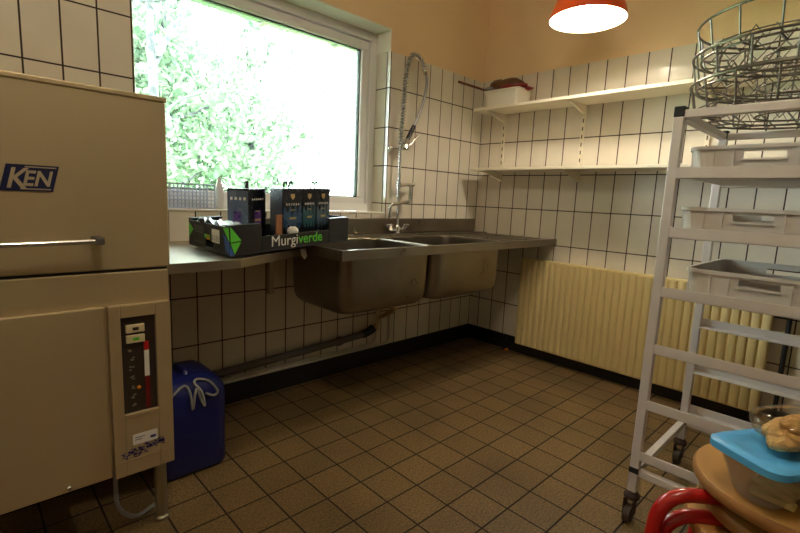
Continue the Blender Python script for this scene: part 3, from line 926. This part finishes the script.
lettering('verde', 0.060, TXT, M_GREEN, bx, name='lettering', bold=0.0004, wide=1.05)

# film and cards lying in the tray
rs = random.Random(9)
g = G()
nx, ny = 9, 11
top = [[TB @ Vector((0.012 + 0.135 * i / (nx - 1), 0.045 + (LY - 0.1) * j / (ny - 1), 0.110 + rs.uniform(-.012, .014) - 0.03 * (i / (nx - 1)) ** 2)) for j in range(ny)] for i in range(nx)]
vs = [p for r in top for p in r]; nv = len(vs)
vs2 = vs + [p - Vector((0, 0, 0.003)) for p in vs]
fs = []
for i in range(nx - 1):
    for j in range(ny - 1):
        a = i * ny + j
        fs += [(a, a + ny, a + ny + 1, a + 1), (a + nv, a + 1 + nv, a + ny + 1 + nv, a + ny + nv)]
for i in range(nx - 1):
    a = i * ny; fs.append((a, a + nv, a + ny + nv, a + ny)); a = i * ny + ny - 1; fs.append((a, a + ny, a + ny + nv, a + nv))
for j in range(ny - 1):
    a = j; fs.append((a, a + 1, a + 1 + nv, a + nv)); a = (nx - 1) * ny + j; fs.append((a, a + nv, a + 1 + nv, a + 1))
g.add(vs2, fs)
tag(g.build('plastic_film', M_FILM, smooth=True, angle=60), 'crumpled white plastic film in the left end of the black tray', 'film')
g = G(); g.box(-0.03, 0.03, -0.004, 0.004, 0, 0.125, TB @ Matrix.Translation((0.305, 0.10, w)) @ Matrix.Rotation(0.3, 4, 'Z'))
tag(g.build('brown_card', M_BROWN), 'brown cardboard piece between the black gift boxes in the tray', 'cardboard')
g = G(); g.ball(TB @ Vector((0.33, 0.035, 0.066)), 0.024, 10, 7, (1.1, .8, .9))
g.box(-0.02, 0.02, -0.015, 0.015, 0, 0.05, TB @ Matrix.Translation((0.33, 0.035, w)))
tag(g.build('crumpled_tissue', M_WHITE), 'small crumpled white tissue in the tray before the gift boxes', 'tissue')


M_PRINTS = {'blue landscape': M_POUCH_BLUE, 'teal': mat('teal_print', lin(44, 84, 92), 0.3, var=0.45, scale=24), 'grey-blue': mat('grey_blue_print', lin(64, 84, 98), 0.3, var=0.45, scale=24)}


def gift_box(u, v, rot, wd, dp_, h, label, kind, prongs):
    M = TB @ Matrix.Translation((u, v, w)) @ Matrix.Rotation(rot, 4, 'Z')
    o = thing('gift_box', label, 'box', M @ Vector((0, 0, 0)), 'black gift boxes in the produce tray')
    G().box(-wd / 2, wd / 2, -dp_ / 2, dp_ / 2, 0, h, M).build('carton', M_POUCH, o, bevel=0.003)
    g = G(); fy = -dp_ / 2 - 0.0006
    if kind == 'blue':
        nseg = 12; up = [0.50 + 0.10 * math.sin(i * 1.9) + 0.05 * math.sin(i * 4.1) for i in range(nseg + 1)]
        g.loft([[M @ Vector((-wd * .47 + wd * .94 * i / nseg, fy - k, h * 0.30 + h * (.08 * math.sin(i * 2.3))) ) for i in range(nseg + 1)] + [M @ Vector((-wd * .47 + wd * .94 * i / nseg, fy - k, h * (up[i] + .12))) for i in range(nseg, -1, -1)] for k in (0, 0.0006)])
        g.build('printed_picture', M_PRINTS[[c for c in M_PRINTS if c in label][0]], o)
    else:
        g.box(-wd * .2, wd * .2, fy - .0006, fy, h * .3, h * .62, M); g.build('printed_picture', M_PURPLE, o)
        g = G(); g.box(-wd / 2 - .0012, -wd / 2 - .0004, -dp_ * .47, dp_ * .47, h * .04, h * .96, M); g.build('side_print', M_POUCH_SIDE, o)
        g = G(); g.box(-wd / 2 - .002, -wd / 2 - .0012, -dp_ * .15, dp_ * .2, h * .28, h * .6, M); g.build('side_print', M_PURPLE, o)
        g = G()
        for q in range(4): g.box(-wd / 2 - .002, -wd / 2 - .0012, -dp_ * .36 + q * dp_ * .2, -dp_ * .26 + q * dp_ * .2, h * .80, h * .85, M)
        g.build('small_print', M_WHITE, o)
    # crest and two lines of unreadable small print
    g = G()
    cv = [(-.012, .90), (.012, .90), (.012, .84), (0, .79), (-.012, .84)]
    if kind == 'blue':
        g.loft([[M @ Vector((x, fy - k, z * h)) for x, z in cv] for k in (0, .0008)])
        g.build('crest', M_GOLD, o); g = G()
    nb = 6
    for i in range(nb):
        x = -wd * .30 + i * wd * .6 / (nb - 1)
        g.box(x - .0035, x + .0035, fy - .0008, fy, h * (.69 if kind == 'blue' else .8), h * (.73 if kind == 'blue' else .83), M)
    g.build('small_print', mat('silver_print', lin(176, 172, 160), 0.4) if kind == 'blue' else M_WHITE, o)
    g = G(); g.box(-wd * .17, wd * .17, fy - .0014, fy - .0004, h * .435, h * .475, M); g.build('small_print', M_GOLD, o); g = G(); g.box(-wd * .12, wd * .12, fy - .0014, fy - .0004, h * .60, h * .615, M)
    g.build('small_print', M_GOLD, o)
    for x in prongs:
        g = G(); g.tube(bend([M @ Vector((x - .008, 0, h)), M @ Vector((x - .006, 0, h + .022)), M @ Vector((x + .008, 0, h + .030)), M @ Vector((x + .014, 0, h + .016))], .01, 4), .0045, 8)
        g.build('cord_handle', M_RUBBER, o, smooth=True)
    return o


ra = -math.atan2(ex.y, ex.x)
o = gift_box(0.188, 0.200, 0.40, 0.125, 0.120, 0.232, 'black and slate gift box standing alone left in the tray, purple print', 'purple', [])
G().box(-0.008, 0.008, -0.005, 0.005, 0, 0.03, TB @ Matrix.Translation((0.175, 0.18, w + 0.232))).build('closing_tab', M_POUCH, o)
gift_box(0.372, 0.150, 0.06, 0.122, 0.10, 0.235, 'black gift box with blue landscape print, leftmost of the three together', 'blue', [-0.010, 0.022])
gift_box(0.482, 0.160, 0.06, 0.092, 0.10, 0.235, 'black gift box with teal print, the middle of the three standing together', 'blue', [])
gift_box(0.582, 0.170, 0.06, 0.098, 0.10, 0.235, 'black gift box with grey-blue print, rightmost of the three together', 'blue', [-0.038, -0.008])

# ------------------------------------------------------------------ wall shelves
for nm, z, z0b, lab in (('wall_shelf', 1.745, 0, 'cream wall shelf holding the white tub, upper of two on the right wall'), ('wall_shelf', 1.326, 0, 'cream wall shelf with nothing on it, lower of two on the right wall')):
    y_end = -2.0 if z < 1.5 else -1.95
    s = thing(nm, lab, 'shelf', (-0.12, -1.0, z), 'wall shelves on the right wall')
    G().box(-0.245, -0.0125, y_end, -0.10, z, z + 0.020).build('shelf_board', M_SHELF, s, bevel=0.003)
    for yy in (-0.21, -0.815, -1.52):
        g = G()
        prof = [(-0.013, z - 0.001), (-0.215, z - 0.001), (-0.215, z - 0.010), (-0.013, z - 0.056)]
        g.loft([[(x, yy + d, zz) for x, zz in prof] for d in (-0.009, 0.009)])
        g.build('shelf_bracket', M_SHELF, s, bevel=0.002)
for yy, lab in ((-0.21, 'slotted cream shelf upright nearest the room corner'), (-0.815, 'slotted cream shelf upright at the middle of the shelves'), (-1.52, 'slotted cream shelf upright nearest the trolley')):
    g = G(); g.box(-0.012, -0.0005, yy - 0.012, yy + 0.012, 1.262, 1.742)
    r = g.build('shelf_upright', M_SHELF, bevel=0.002)
    tag(r, lab, 'shelf upright', 'slotted uprights carrying the shelves')
    g = G()
    for k in range(9):
        zz = 1.30 + k * 0.05
        g.box(-0.0126, -0.0118, yy - 0.0035, yy + 0.0035, zz - 0.012, zz + 0.012)
    g.build('slot', M_DARK, r)['kind'] = 'stuff'

tb = thing('storage_tub', 'white plastic tub on the upper wall shelf by the corner', 'tub', (-0.13, -0.30, 1.766))
g = G(); tcx, tcy = -0.130, -0.305
g.loft([rrect(tcx, tcy, .080, .125, .02, 1.766), rrect(tcx, tcy, .092, .138, .024, 1.868)], True, False)
g.loft([rrect(tcx, tcy, .077, .122, .02, 1.770), rrect(tcx, tcy, .089, .135, .024, 1.868)], True, False)
g.build('tub_body', M_PLASTIC_WHITE, tb, smooth=True)
g = G(); o_ = [rrect(tcx, tcy, .098, .144, .027, z) for z in (1.862, 1.876)]; i_ = [rrect(tcx, tcy, .088, .134, .023, z) for z in (1.876, 1.862)]
g.loft([o_[0], o_[1], i_[0], i_[1], o_[0]], False, False)
g.build('tub_rim', M_PLASTIC_WHITE, tb, smooth=True)
rs = random.Random(2)


def lump(c, sx, sy, sz, seed, n=22, m_=12, amp=0.16):
    r_ = random.Random(seed); ph = [r_.uniform(0, 6.28) for _ in range(6)]
    rings = []
    for k in range(1, m_):
        t = PI * k / m_; row = []
        for i in range(n):
            a = 2 * PI * i / n
            d = 1 + amp * (math.sin(2 * a + ph[0]) * math.sin(2 * t + ph[1]) + .7 * math.sin(3 * a + ph[2] + 2 * t) + .5 * math.sin(5 * a + ph[3]) * math.sin(4 * t + ph[4]))
            row.append((c[0] + sx * d * math.sin(t) * math.cos(a), c[1] + sy * d * math.sin(t) * math.sin(a), c[2] - sz * d * math.cos(t)))
        rings.append(row)
    return rings


fb = thing('food_bag', 'crumpled brown and red food bag lying on the white tub', 'bag', (-0.13, -0.30, 1.878))
g = G(); g.loft(lump((-0.14, -0.285, 1.905), .082, .118, .052, 4))
g.build('bag_body', mat('brown_wrapper', lin(96, 66, 40), 0.35, var=0.5, scale=18, bump=.5, bscale=20), fb, smooth=True, angle=80)
g = G(); g.loft(lump((-0.155, -0.335, 1.890), .070, .130, .022, 8))
g.loft(lump((-0.12, -0.455, 1.878), .03, .04, .012, 12))
p_ = g.build('bag_fold', mat('red_wrapper', lin(140, 40, 38), 0.35, var=0.3, scale=16, bump=.5, bscale=20), fb, smooth=True, angle=80); p_['label'] = 'red folded end'
g = G(); g.loft(lump((-0.185, -0.20, 1.893), .035, .045, .02, 15))
p_ = g.build('bag_window', mat('grey_wrapper', lin(140, 140, 138), 0.25, var=0.2, scale=20), fb, smooth=True, angle=80); p_['label'] = 'grey clear end'

g = G(); g.box(-0.315, -0.003, -0.010, -0.0005, 1.942, 1.956)
tag(g.build('wooden_strip', M_WOOD_STRIP, bevel=0.001), 'thin brown wooden strip on the back wall near the corner', 'strip')

# ------------------------------------------------------------------ radiator
rd = thing('panel_radiator', 'long cream ribbed radiator on the right wall under the counter end', 'radiator', (-0.05, -1.2, 0.1))
ry0, ry1, rz0, rz1 = -1.925, -0.475, 0.090, 0.708
pitch = 0.0445
n = int(round((ry1 - ry0) / pitch)); pitch = (ry1 - ry0) / n
g = G(); prof = []
for i in range(n):
    y = ry0 + i * pitch
    for t, d in ((0.0, 0.003), (0.09, 0.010), (0.25, 0.0130), (0.5, 0.0135), (0.75, 0.0130), (0.91, 0.010)):
        prof.append((-0.050 - d, y + t * pitch))
prof.append((-0.050, ry1))
ring = prof + [(-0.040, ry1), (-0.040, ry0)]
g.loft([[(x, y, rz0) for x, y in ring], [(x, y, rz1) for x, y in ring]])
g.build('ribbed_panel', M_RAD, rd, smooth=True, angle=50)
G().box(-0.058, -0.012, ry0 + .002, ry1 - .002, rz1 - 0.004, rz1 + 0.012).build('top_rail', M_RAD, rd, bevel=0.003)
G().box(-0.056, -0.030, ry0 + .002, ry1 - .002, rz0 - 0.010, rz0 + 0.006).build('bottom_rail', M_RAD, rd, bevel=0.003)
for yy in (-0.62, -1.78):
    G().box(-0.0395, -0.0005, yy - .02, yy + .02, 0.2, 0.6).build('wall_bracket', M_RAD, rd)
g = G(); g.tube([(-0.022, -1.985, 0.0005), (-0.022, -1.985, 0.62), (-0.022, -1.985, 0.64)], 0.011, 12); g.tube([(-0.022, -1.985, 0.60), (-0.035, -1.985, 0.60), (-0.035, -1.926, 0.60)], 0.008, 10); g.ball((-0.022, -1.985, 0.62), 0.018)
tag(g.build('heating_pipe', M_RUBBER, smooth=True), 'dark vertical heating pipe at the right end of the radiator', 'pipe')

# ------------------------------------------------------------------ pendant lamps
def pendant(c, zr, r, label, bulb):
    o = thing('pendant_lamp', label, 'lamp', (c[0], c[1], zr))
    pr_o = [(r, zr), (r * 1.0, zr + .012), (r * .93, zr + .05), (r * .80, zr + .11), (r * .60, zr + .17), (r * .36, zr + .215), (r * .20, zr + .235), (r * .18, zr + .29), (.03, zr + .30)]
    pr_i = [(.028, zr + .295), (r * .16, zr + .28), (r * .19, zr + .23), (r * .35, zr + .21), (r * .585, zr + .165), (r * .785, zr + .105), (r * .915, zr + .046), (r * .985, zr)]
    G().lathe(pr_o, c, 56, False, False).build('lamp_shade', M_RED_LAMP, o, smooth=True, angle=60)
    G().lathe(pr_i + [(r, zr)], c, 56, False, False).build('shade_lining', mat('white_enamel', lin(250, 248, 240), 0.5), o, smooth=True, angle=60)
    G().cyl((c[0], c[1], zr + .28), (c[0], c[1], ZC - .02), .004, 8).build('lamp_cord', M_RUBBER, o, smooth=True)
    G().lathe([(.045, ZC - .03), (.045, ZC - .0005)], c, 20).build('ceiling_rose', M_PLASTIC_WHITE, o, smooth=True)
    G().lathe([(.018, zr + .16), (.02, zr + .23), (.025, zr + .285)], c, 16).build('lamp_socket', M_PLASTIC_WHITE, o, smooth=True)
    G().ball((c[0], c[1], zr + .105), .056, 24, 14, (1, 1, 1.15)).build('bulb', glow_mat('bulb_glow', (1.0, .85, .68, 1), bulb), o, smooth=True, angle=80)
    return o


pendant((-0.624, -1.078), 2.028, 0.184, 'red pendant lamp hanging in front of the right wall', BULB)
gl = thing('fill_globe', 'added opal fill globe, unseen behind the viewer', 'lamp', (-2.75, -1.95, 2.60))  # unseen lamp, added to light the machine front and upper walls
G().ball((-2.75, -1.95, 2.60), 0.15, 32, 18).build('globe', glow_mat('opal_glow', (1.0, .86, .70, 1), FILL_GLOBE), gl, smooth=True, angle=80)
G().lathe([(.05, 2.74), (.05, 2.76), (.015, 2.77), (.015, ZC - .02), (.06, ZC - .015), (.06, ZC - .0005)], (-2.75, -1.95), 24).build('globe_fitting', M_PLASTIC_WHITE, gl, smooth=True)

# ------------------------------------------------------------------ rack trolley
tl = thing('rack_trolley', 'tall aluminium rack trolley holding grey crates at the right', 'trolley', (-1.02, -1.99, 0))
LX0, LX1, LY0, LY1 = -1.31, -0.74, -1.753, -2.225
h = 0.0145
for x in (LX0, LX1):
    for y in (LY0, LY1):
        g = G(); g.box(x - h, x + h, y - h, y + h, 0.115, 1.392)
        lg = g.build('post', M_ALU, tl, bevel=0.002)
        G().box(x - h - .001, x + h + .001, y - h - .001, y + h + .001, 1.392, 1.424).build('end_cap', M_RUBBER, lg, bevel=0.003)
        G().box(x - h - .001, x + h + .001, y - h - .001, y + h + .001, 0.186, 0.206).build('joint_sleeve', M_RUBBER, lg)
        g = G()
        g.lathe([(0.012, 0.085), (0.026, 0.088), (0.026, 0.10), (0.014, 0.115)], (x, y), 16)
        g.box(x - .030, x + .008, y - .017, y - .0135, .028, .092); g.box(x - .030, x + .008, y + .0135, y + .017, .028, .092)
        cs = g.build('caster', mat('rusty_fork', lin(64, 46, 36), 0.7, var=0.3, scale=60), tl, bevel=0.001)
        g = G(); wx = x - .014
        g.loft([[(wx + .032 * math.cos(2 * PI * k / 24), y + d, .0325 + .032 * math.sin(2 * PI * k / 24)) for k in range(24)] for d in (-.011, .011)])
        g.build('caster_wheel', M_CLEAT, cs, smooth=True)
LEV = [1.219, 1.031, 0.836, 0.641, 0.443, 0.255]
for z in LEV:
    for x, s in ((LX0, 1), (LX1, -1)):
        g = G()
        xi = x + s * h; g.box(min(x - s * h, x - s * (h - .003)), max(x - s * h, x - s * (h - .003)), LY1 + h, LY0 - h, z - .017, z + .017)
        a, b = sorted((x - s * h, x + s * (h + .022))); g.box(a, b, LY1 + .0146, LY0 - .0146, z - .017, z - .0145)
        g.build('rail', M_ALU, tl, bevel=0.0008, seg=1)
for z in (1.400, 0.190):
    for x in (LX0, LX1):
        G().box(x - .0125, x + .0125, LY1 + h, LY0 - h, z - .0125, z + .0125).build('frame_bar', M_ALU, tl, bevel=0.002)
    for y in (LY0, LY1):
        G().box(LX0 + h, LX1 - h, y - .0125, y + .0125, z - .0125, z + .0125).build('frame_bar', M_ALU, tl, bevel=0.002)


# ------------------------------------------------------------------ crates on the trolley
def crate(z, label):
    cx_, cy_ = -1.025, -1.999
    hx, hy, hh, t = 0.252, 0.196, 0.098, 0.0035
    o = thing('plastic_crate', label, 'crate', (cx_, cy_, z), 'grey crates on the trolley')
    g = G()
    r = 0.045
    g.loft([rrect(cx_, cy_, hx - .010, hy - .010, r - .004, z), rrect(cx_, cy_, hx - .010, hy - .010, r - .004, z + .004)])
    hw = 0.050; hz0, hz1 = z + 0.060, z + 0.079

    def ring(zz):
        k = (zz - z) / hh
        a = rrect(cx_, cy_, hx - .010 + .008 * k, hy - .010 + .008 * k, r, zz)
        b = rrect(cx_, cy_, hx - .010 + .008 * k - t, hy - .010 + .008 * k - t, r - t, zz)
        # put extra points at the hand hole on the two short sides (x = -/+)
        n1 = 6
        def ins(L, side):
            sgn = -1 if side == 'l' else 1
            xx = min(p[0] for p in L) if side == 'l' else max(p[0] for p in L)
            return [(xx, cy_ + hw, zz), (xx, cy_ - hw, zz)] if side == 'l' else [(xx, cy_ - hw, zz), (xx, cy_ + hw, zz)]
        # order: q0 (+,+), q1 (-,+), then left side, q2 (-,-), q3 (+,-), then right side
        return (a[:12] + ins(a, 'l') + a[12:] + ins(a, 'r'), b[:12] + ins(b, 'l') + b[12:] + ins(b, 'r'))

    def wall(za, zb, skip):
        A0, B0 = ring(za); A1, B1 = ring(zb); m_ = len(A0)
        for i in range(m_):
            if i in skip: continue
            j = (i + 1) % m_
            g.add([A0[i], A0[j], B0[j], B0[i], A1[i], A1[j], B1[j], B1[i]], [(0, 1, 5, 4), (2, 3, 7, 6), (4, 5, 6, 7), (0, 3, 2, 1)] + ([(0, 4, 7, 3)] if (i - 1) % m_ in skip else []) + ([(1, 2, 6, 5)] if j in skip else []))
    holes = {12, 26}
    wall(z + .001, hz0, set()); wall(hz0, hz1, holes); wall(hz1, z + hh, set())
    # ribs
    for sx in (-1, 1):
        xx = cx_ + sx * (hx - .004)
        for yy in (-.125, -.075, .075, .125):
            g.box(min(xx, xx + sx * .004) - .001, max(xx, xx + sx * .004), cy_ + yy - .0022, cy_ + yy + .0022, z + .004, z + hh)
        g.box(min(xx, xx + sx * .004) - .001, max(xx, xx + sx * .004), cy_ - hw - .004, cy_ + hw + .004, hz0 - .007, hz0 - .001)
    for sy in (-1, 1):
        yy = cy_ + sy * (hy - .004)
        for q in range(-3, 4):
            g.box(cx_ + q * .068 - .0022, cx_ + q * .068 + .0022, min(yy, yy + sy * .004) - .001, max(yy, yy + sy * .004), z + .004, z + hh)
    g.build('crate_body', M_CRATE, o, smooth=True, angle=35)
    g = G(); zr = z + hh
    o1, o2 = rrect(cx_, cy_, hx + .004, hy + .004, r + .004, zr - .010), rrect(cx_, cy_, hx + .004, hy + .004, r + .004, zr + .001)
    i1, i2 = rrect(cx_, cy_, hx - .006, hy - .006, r - .004, zr + .001), rrect(cx_, cy_, hx - .003, hy - .003, r - .002, zr - .010)
    g.loft([o1, o2, i1, i2, o1], False, False)
    g.build('crate_rim', M_CRATE, o, smooth=True, angle=35)
    return o


c0 = crate(LEV[0] - .0142, 'grey plastic crate on the top trolley rails, beneath the wire baskets')
for z, lab in ((LEV[1] - .0142, 'grey plastic crate in the middle of the three on the trolley'), (LEV[2] - .0142, 'open grey plastic crate lowest of the three on the trolley')):
    dup(c0, (-1.025, -1.970 if z > .9 else -2.010, z), 0, lab)
c0.location.y = -1.975


# ------------------------------------------------------------------ wire baskets on top
def basket(z, label):
    c = (-1.02, -1.985)
    o = thing('wire_basket', label, 'basket', (c[0], c[1], z), 'round wire baskets on the trolley top')
    R_, Rb, H_ = 0.283, 0.262, 0.108

    def circ(r, zz, n=72): return [(c[0] + r * math.cos(2 * PI * i / n), c[1] + r * math.sin(2 * PI * i / n), zz) for i in range(n)]
    G().tube(circ(R_, z + H_), 0.0042, 8, True).build('rim', M_WIRE, o, smooth=True)
    G().tube(circ(Rb, z + .004), 0.0038, 8, True).build('base_ring', M_WIRE, o, smooth=True)
    G().tube(circ(Rb * .995, z + .030), 0.0024, 6, True).build('side_ring', M_WIRE, o, smooth=True)
    for k in range(16):
        a = 2 * PI * k / 16; ca, sa = math.cos(a), math.sin(a)
        G().tube(bend([(c[0] + R_ * ca, c[1] + R_ * sa, z + H_), (c[0] + Rb * ca, c[1] + Rb * sa, z + .004), (c[0] + Rb * .70 * ca, c[1] + Rb * .70 * sa, z + .004)], .02, 4), 0.0032, 6).build('side_wire', M_WIRE, o, smooth=True)
    for rr in (.185, .09):
        G().tube(circ(rr, z + .004, 48), 0.0030, 6, True).build('inner_ring', M_WIRE, o, smooth=True)
    for k in range(7):
        d = -.21 + k * .07; l = math.sqrt(Rb ** 2 - d * d)
        G().tube([(c[0] - l, c[1] + d, z + .009), (c[0] + l, c[1] + d, z + .009)], 0.0028, 6).build('cross_wire', M_WIRE, o, smooth=True)
    for k in range(4):
        d = -.18 + k * .12; l = math.sqrt(Rb ** 2 - d * d) * .92; m_ = 14; pts = []
        for q in range(m_ + 1):
            pts.append((c[0] + d + (.012 if q % 2 else -.012), c[1] - l + 2 * l * q / m_, z + .010 + (.046 if q % 2 else 0)))
        G().tube(pts, 0.0026, 5).build('plate_prongs', M_WIRE, o, smooth=True)
    return o


bk = basket(1.414, 'bottom one of three stacked round wire baskets on the trolley')
dup(bk, (-1.015, -1.980, 1.414 + .092), 0.13, 'middle one of three stacked round wire baskets on the trolley')
dup(bk, (-1.020, -1.985, 1.414 + .186), 0.34, 'top one of three stacked round wire baskets on the trolley')

# ------------------------------------------------------------------ stacked stools
SC = (-1.885, -2.195)


def stool(zs, label):
    o = thing('stacking_stool', label, 'stool', (SC[0], SC[1], 0), 'stacked wooden stools')
    g = G(); g.lathe([(.145, zs - .026), (.160, zs - .024), (.164, zs - .018), (.164, zs - .007), (.160, zs - .001), (.150, zs)], SC, 64)
    g.mi = [1 if 64 * 1 <= i < 64 * 4 else 0 for i in range(len(g.f))]
    g.build('seat', [M_BIRCH, M_PLY_EDGE], o, smooth=True, angle=40)
    for k in range(4):
        ca, sa = math.cos(STOOL_A), math.sin(STOOL_A); ca, sa = math.cos(STOOL_A + k * PI / 2), math.sin(STOOL_A + k * PI / 2); qx = qy = 1
        P = lambda x, y, z: (SC[0] + qx * x * ca - qy * y * sa, SC[1] + qx * x * sa + qy * y * ca, z)
        g = G(); g.tube(bend([P(-.03, .036, zs - .0405), P(-.151, .180, zs - .0405), P(-.180, .214, 0.012)], .065, 8), .0135, 14)
        lg = g.build('leg', M_RED_TUBE, o, smooth=True)
        G().tube([P(-.1790, .2130, .030), P(-.1800, .214, 0)], .0165, 12).build('rubber_foot', M_RUBBER, lg, smooth=True)
    g = G(); g.lathe([(.12, zs - .029), (.12, zs - .0262)], SC, 32); g.build('mounting_plate', M_RED_TUBE, o, smooth=True)
    return o


# three stools nested in a stack, each a little lower and turned
STOOL_A = 0.0
for k, lab in enumerate(('wooden stool with red legs on top of the stack, carrying the container', 'wooden stool with red legs in the middle of the stack', 'wooden stool with red legs at the bottom of the stack')):
    STOOL_A = math.radians((0, -3, 4)[k])
    SC = (-1.885 + (0, .012, -.006)[k], -2.195 + (0, -.014, .002)[k])
    stool(0.608 - .048 * k, lab)
SC = (-1.885, -2.195)

# ------------------------------------------------------------------ food container and bread
fc = thing('food_container', 'clear food container with a bright blue lid on the stool stack', 'container', (-1.953, -2.186, 0.608))
a_ = Vector((.866, -.5, 0)); b_ = Vector((-.5, -.866, 0))
ctr = Vector((-2.008, -2.064, 0)) + a_ * .105 + b_ * .066
MC = Matrix(((a_.x, b_.x, 0, ctr.x), (a_.y, b_.y, 0, ctr.y), (0, 0, 1, 0.609), (0, 0, 0, 1)))


def rr_m(hx, hy, r, z): return [MC @ Vector(p) for p in rrect(0, 0, hx, hy, r, z)]


g = G(); g.loft([rr_m(.070, .034, .026, 0), rr_m(.075, .039, .028, .006), rr_m(.099, .059, .036, .074)], True, False)
g.loft([rr_m(.072, .036, .026, .002), rr_m(.097, .057, .035, .074)], True, False)
g.build('container_body', M_TUB_CLEAR, fc, smooth=True, angle=50)
g = G(); g.loft([rr_m(.102, .064, .036, .072), rr_m(.106, .068, .028, .075), rr_m(.106, .068, .028, .087), rr_m(.102, .064, .036, .091), rr_m(.084, .046, .034, .091), rr_m(.078, .040, .032, .086)], True, True)
lid = g.build('lid', M_LID, fc, smooth=True, angle=40)
g = G()
for q in range(5):
    g.box(-.05 + q * .018, -.034 + q * .018, -.03, .034, .004 + .004 * q, .014 + .006 * q, MC @ Matrix.Rotation(.2 * q - .4, 4, 'Z'))
tag(g.build('cheese_slice', mat('cheese', lin(226, 206, 140), 0.5, var=.1), bevel=.002), 'pale cheese slices inside the clear container', 'cheese')
g = G(); g.loft([[MC @ Vector(p) for p in r] for r in lump((.045, .0, .030), .028, .040, .022, 5)])
tag(g.build('ham_roll', mat('ham', lin(190, 150, 140), .5, var=.2, scale=20), smooth=True), 'pinkish food lump inside the clear container', 'food')
# bag of baked rolls
zb = 0.609 + .092
for k, (dx, dy, dz, rz, ln) in enumerate(((-.008, .004, .017, .30, .054), (.030, -.024, .017, 0.1, .056), (.028, .004, .040, 0.0, .050), (.066, .024, .017, 0.2, .050))):
    M = Matrix.Translation((ctr.x + a_.x * dx + b_.x * dy, ctr.y + a_.y * dx + b_.y * dy, zb + dz)) @ Matrix.Rotation(-.5 + rz, 4, 'Z')
    g = G(); g.loft([[M @ Vector(p) for p in r] for r in lump((0, 0, 0), ln, .024, .018, 20 + k, amp=.10)])
    tag(g.build('bread_roll', M_BAKE, smooth=True, angle=80), ['golden bread stick at the near end of the clear bag', 'golden bread stick in the middle of the clear bag', 'golden bread stick lying on top in the clear bag', 'golden bread stick at the far end of the clear bag'][k], 'bread', 'bread sticks in the clear bag')
g = G(); M = Matrix.Translation((ctr.x + a_.x * .040 + b_.x * .004, ctr.y + a_.y * .040 + b_.y * .004, zb + .030)) @ Matrix.Rotation(-.5, 4, 'Z')
g.loft([[M @ Vector(p) for p in r] for r in lump((0, 0, 0), .092, .062, .0290, 33, 40, 20, amp=.14)])
tag(g.build('bread_bag', M_BAG, smooth=True, angle=80), 'clear plastic bag of bread sticks lying on the blue lid', 'bag')
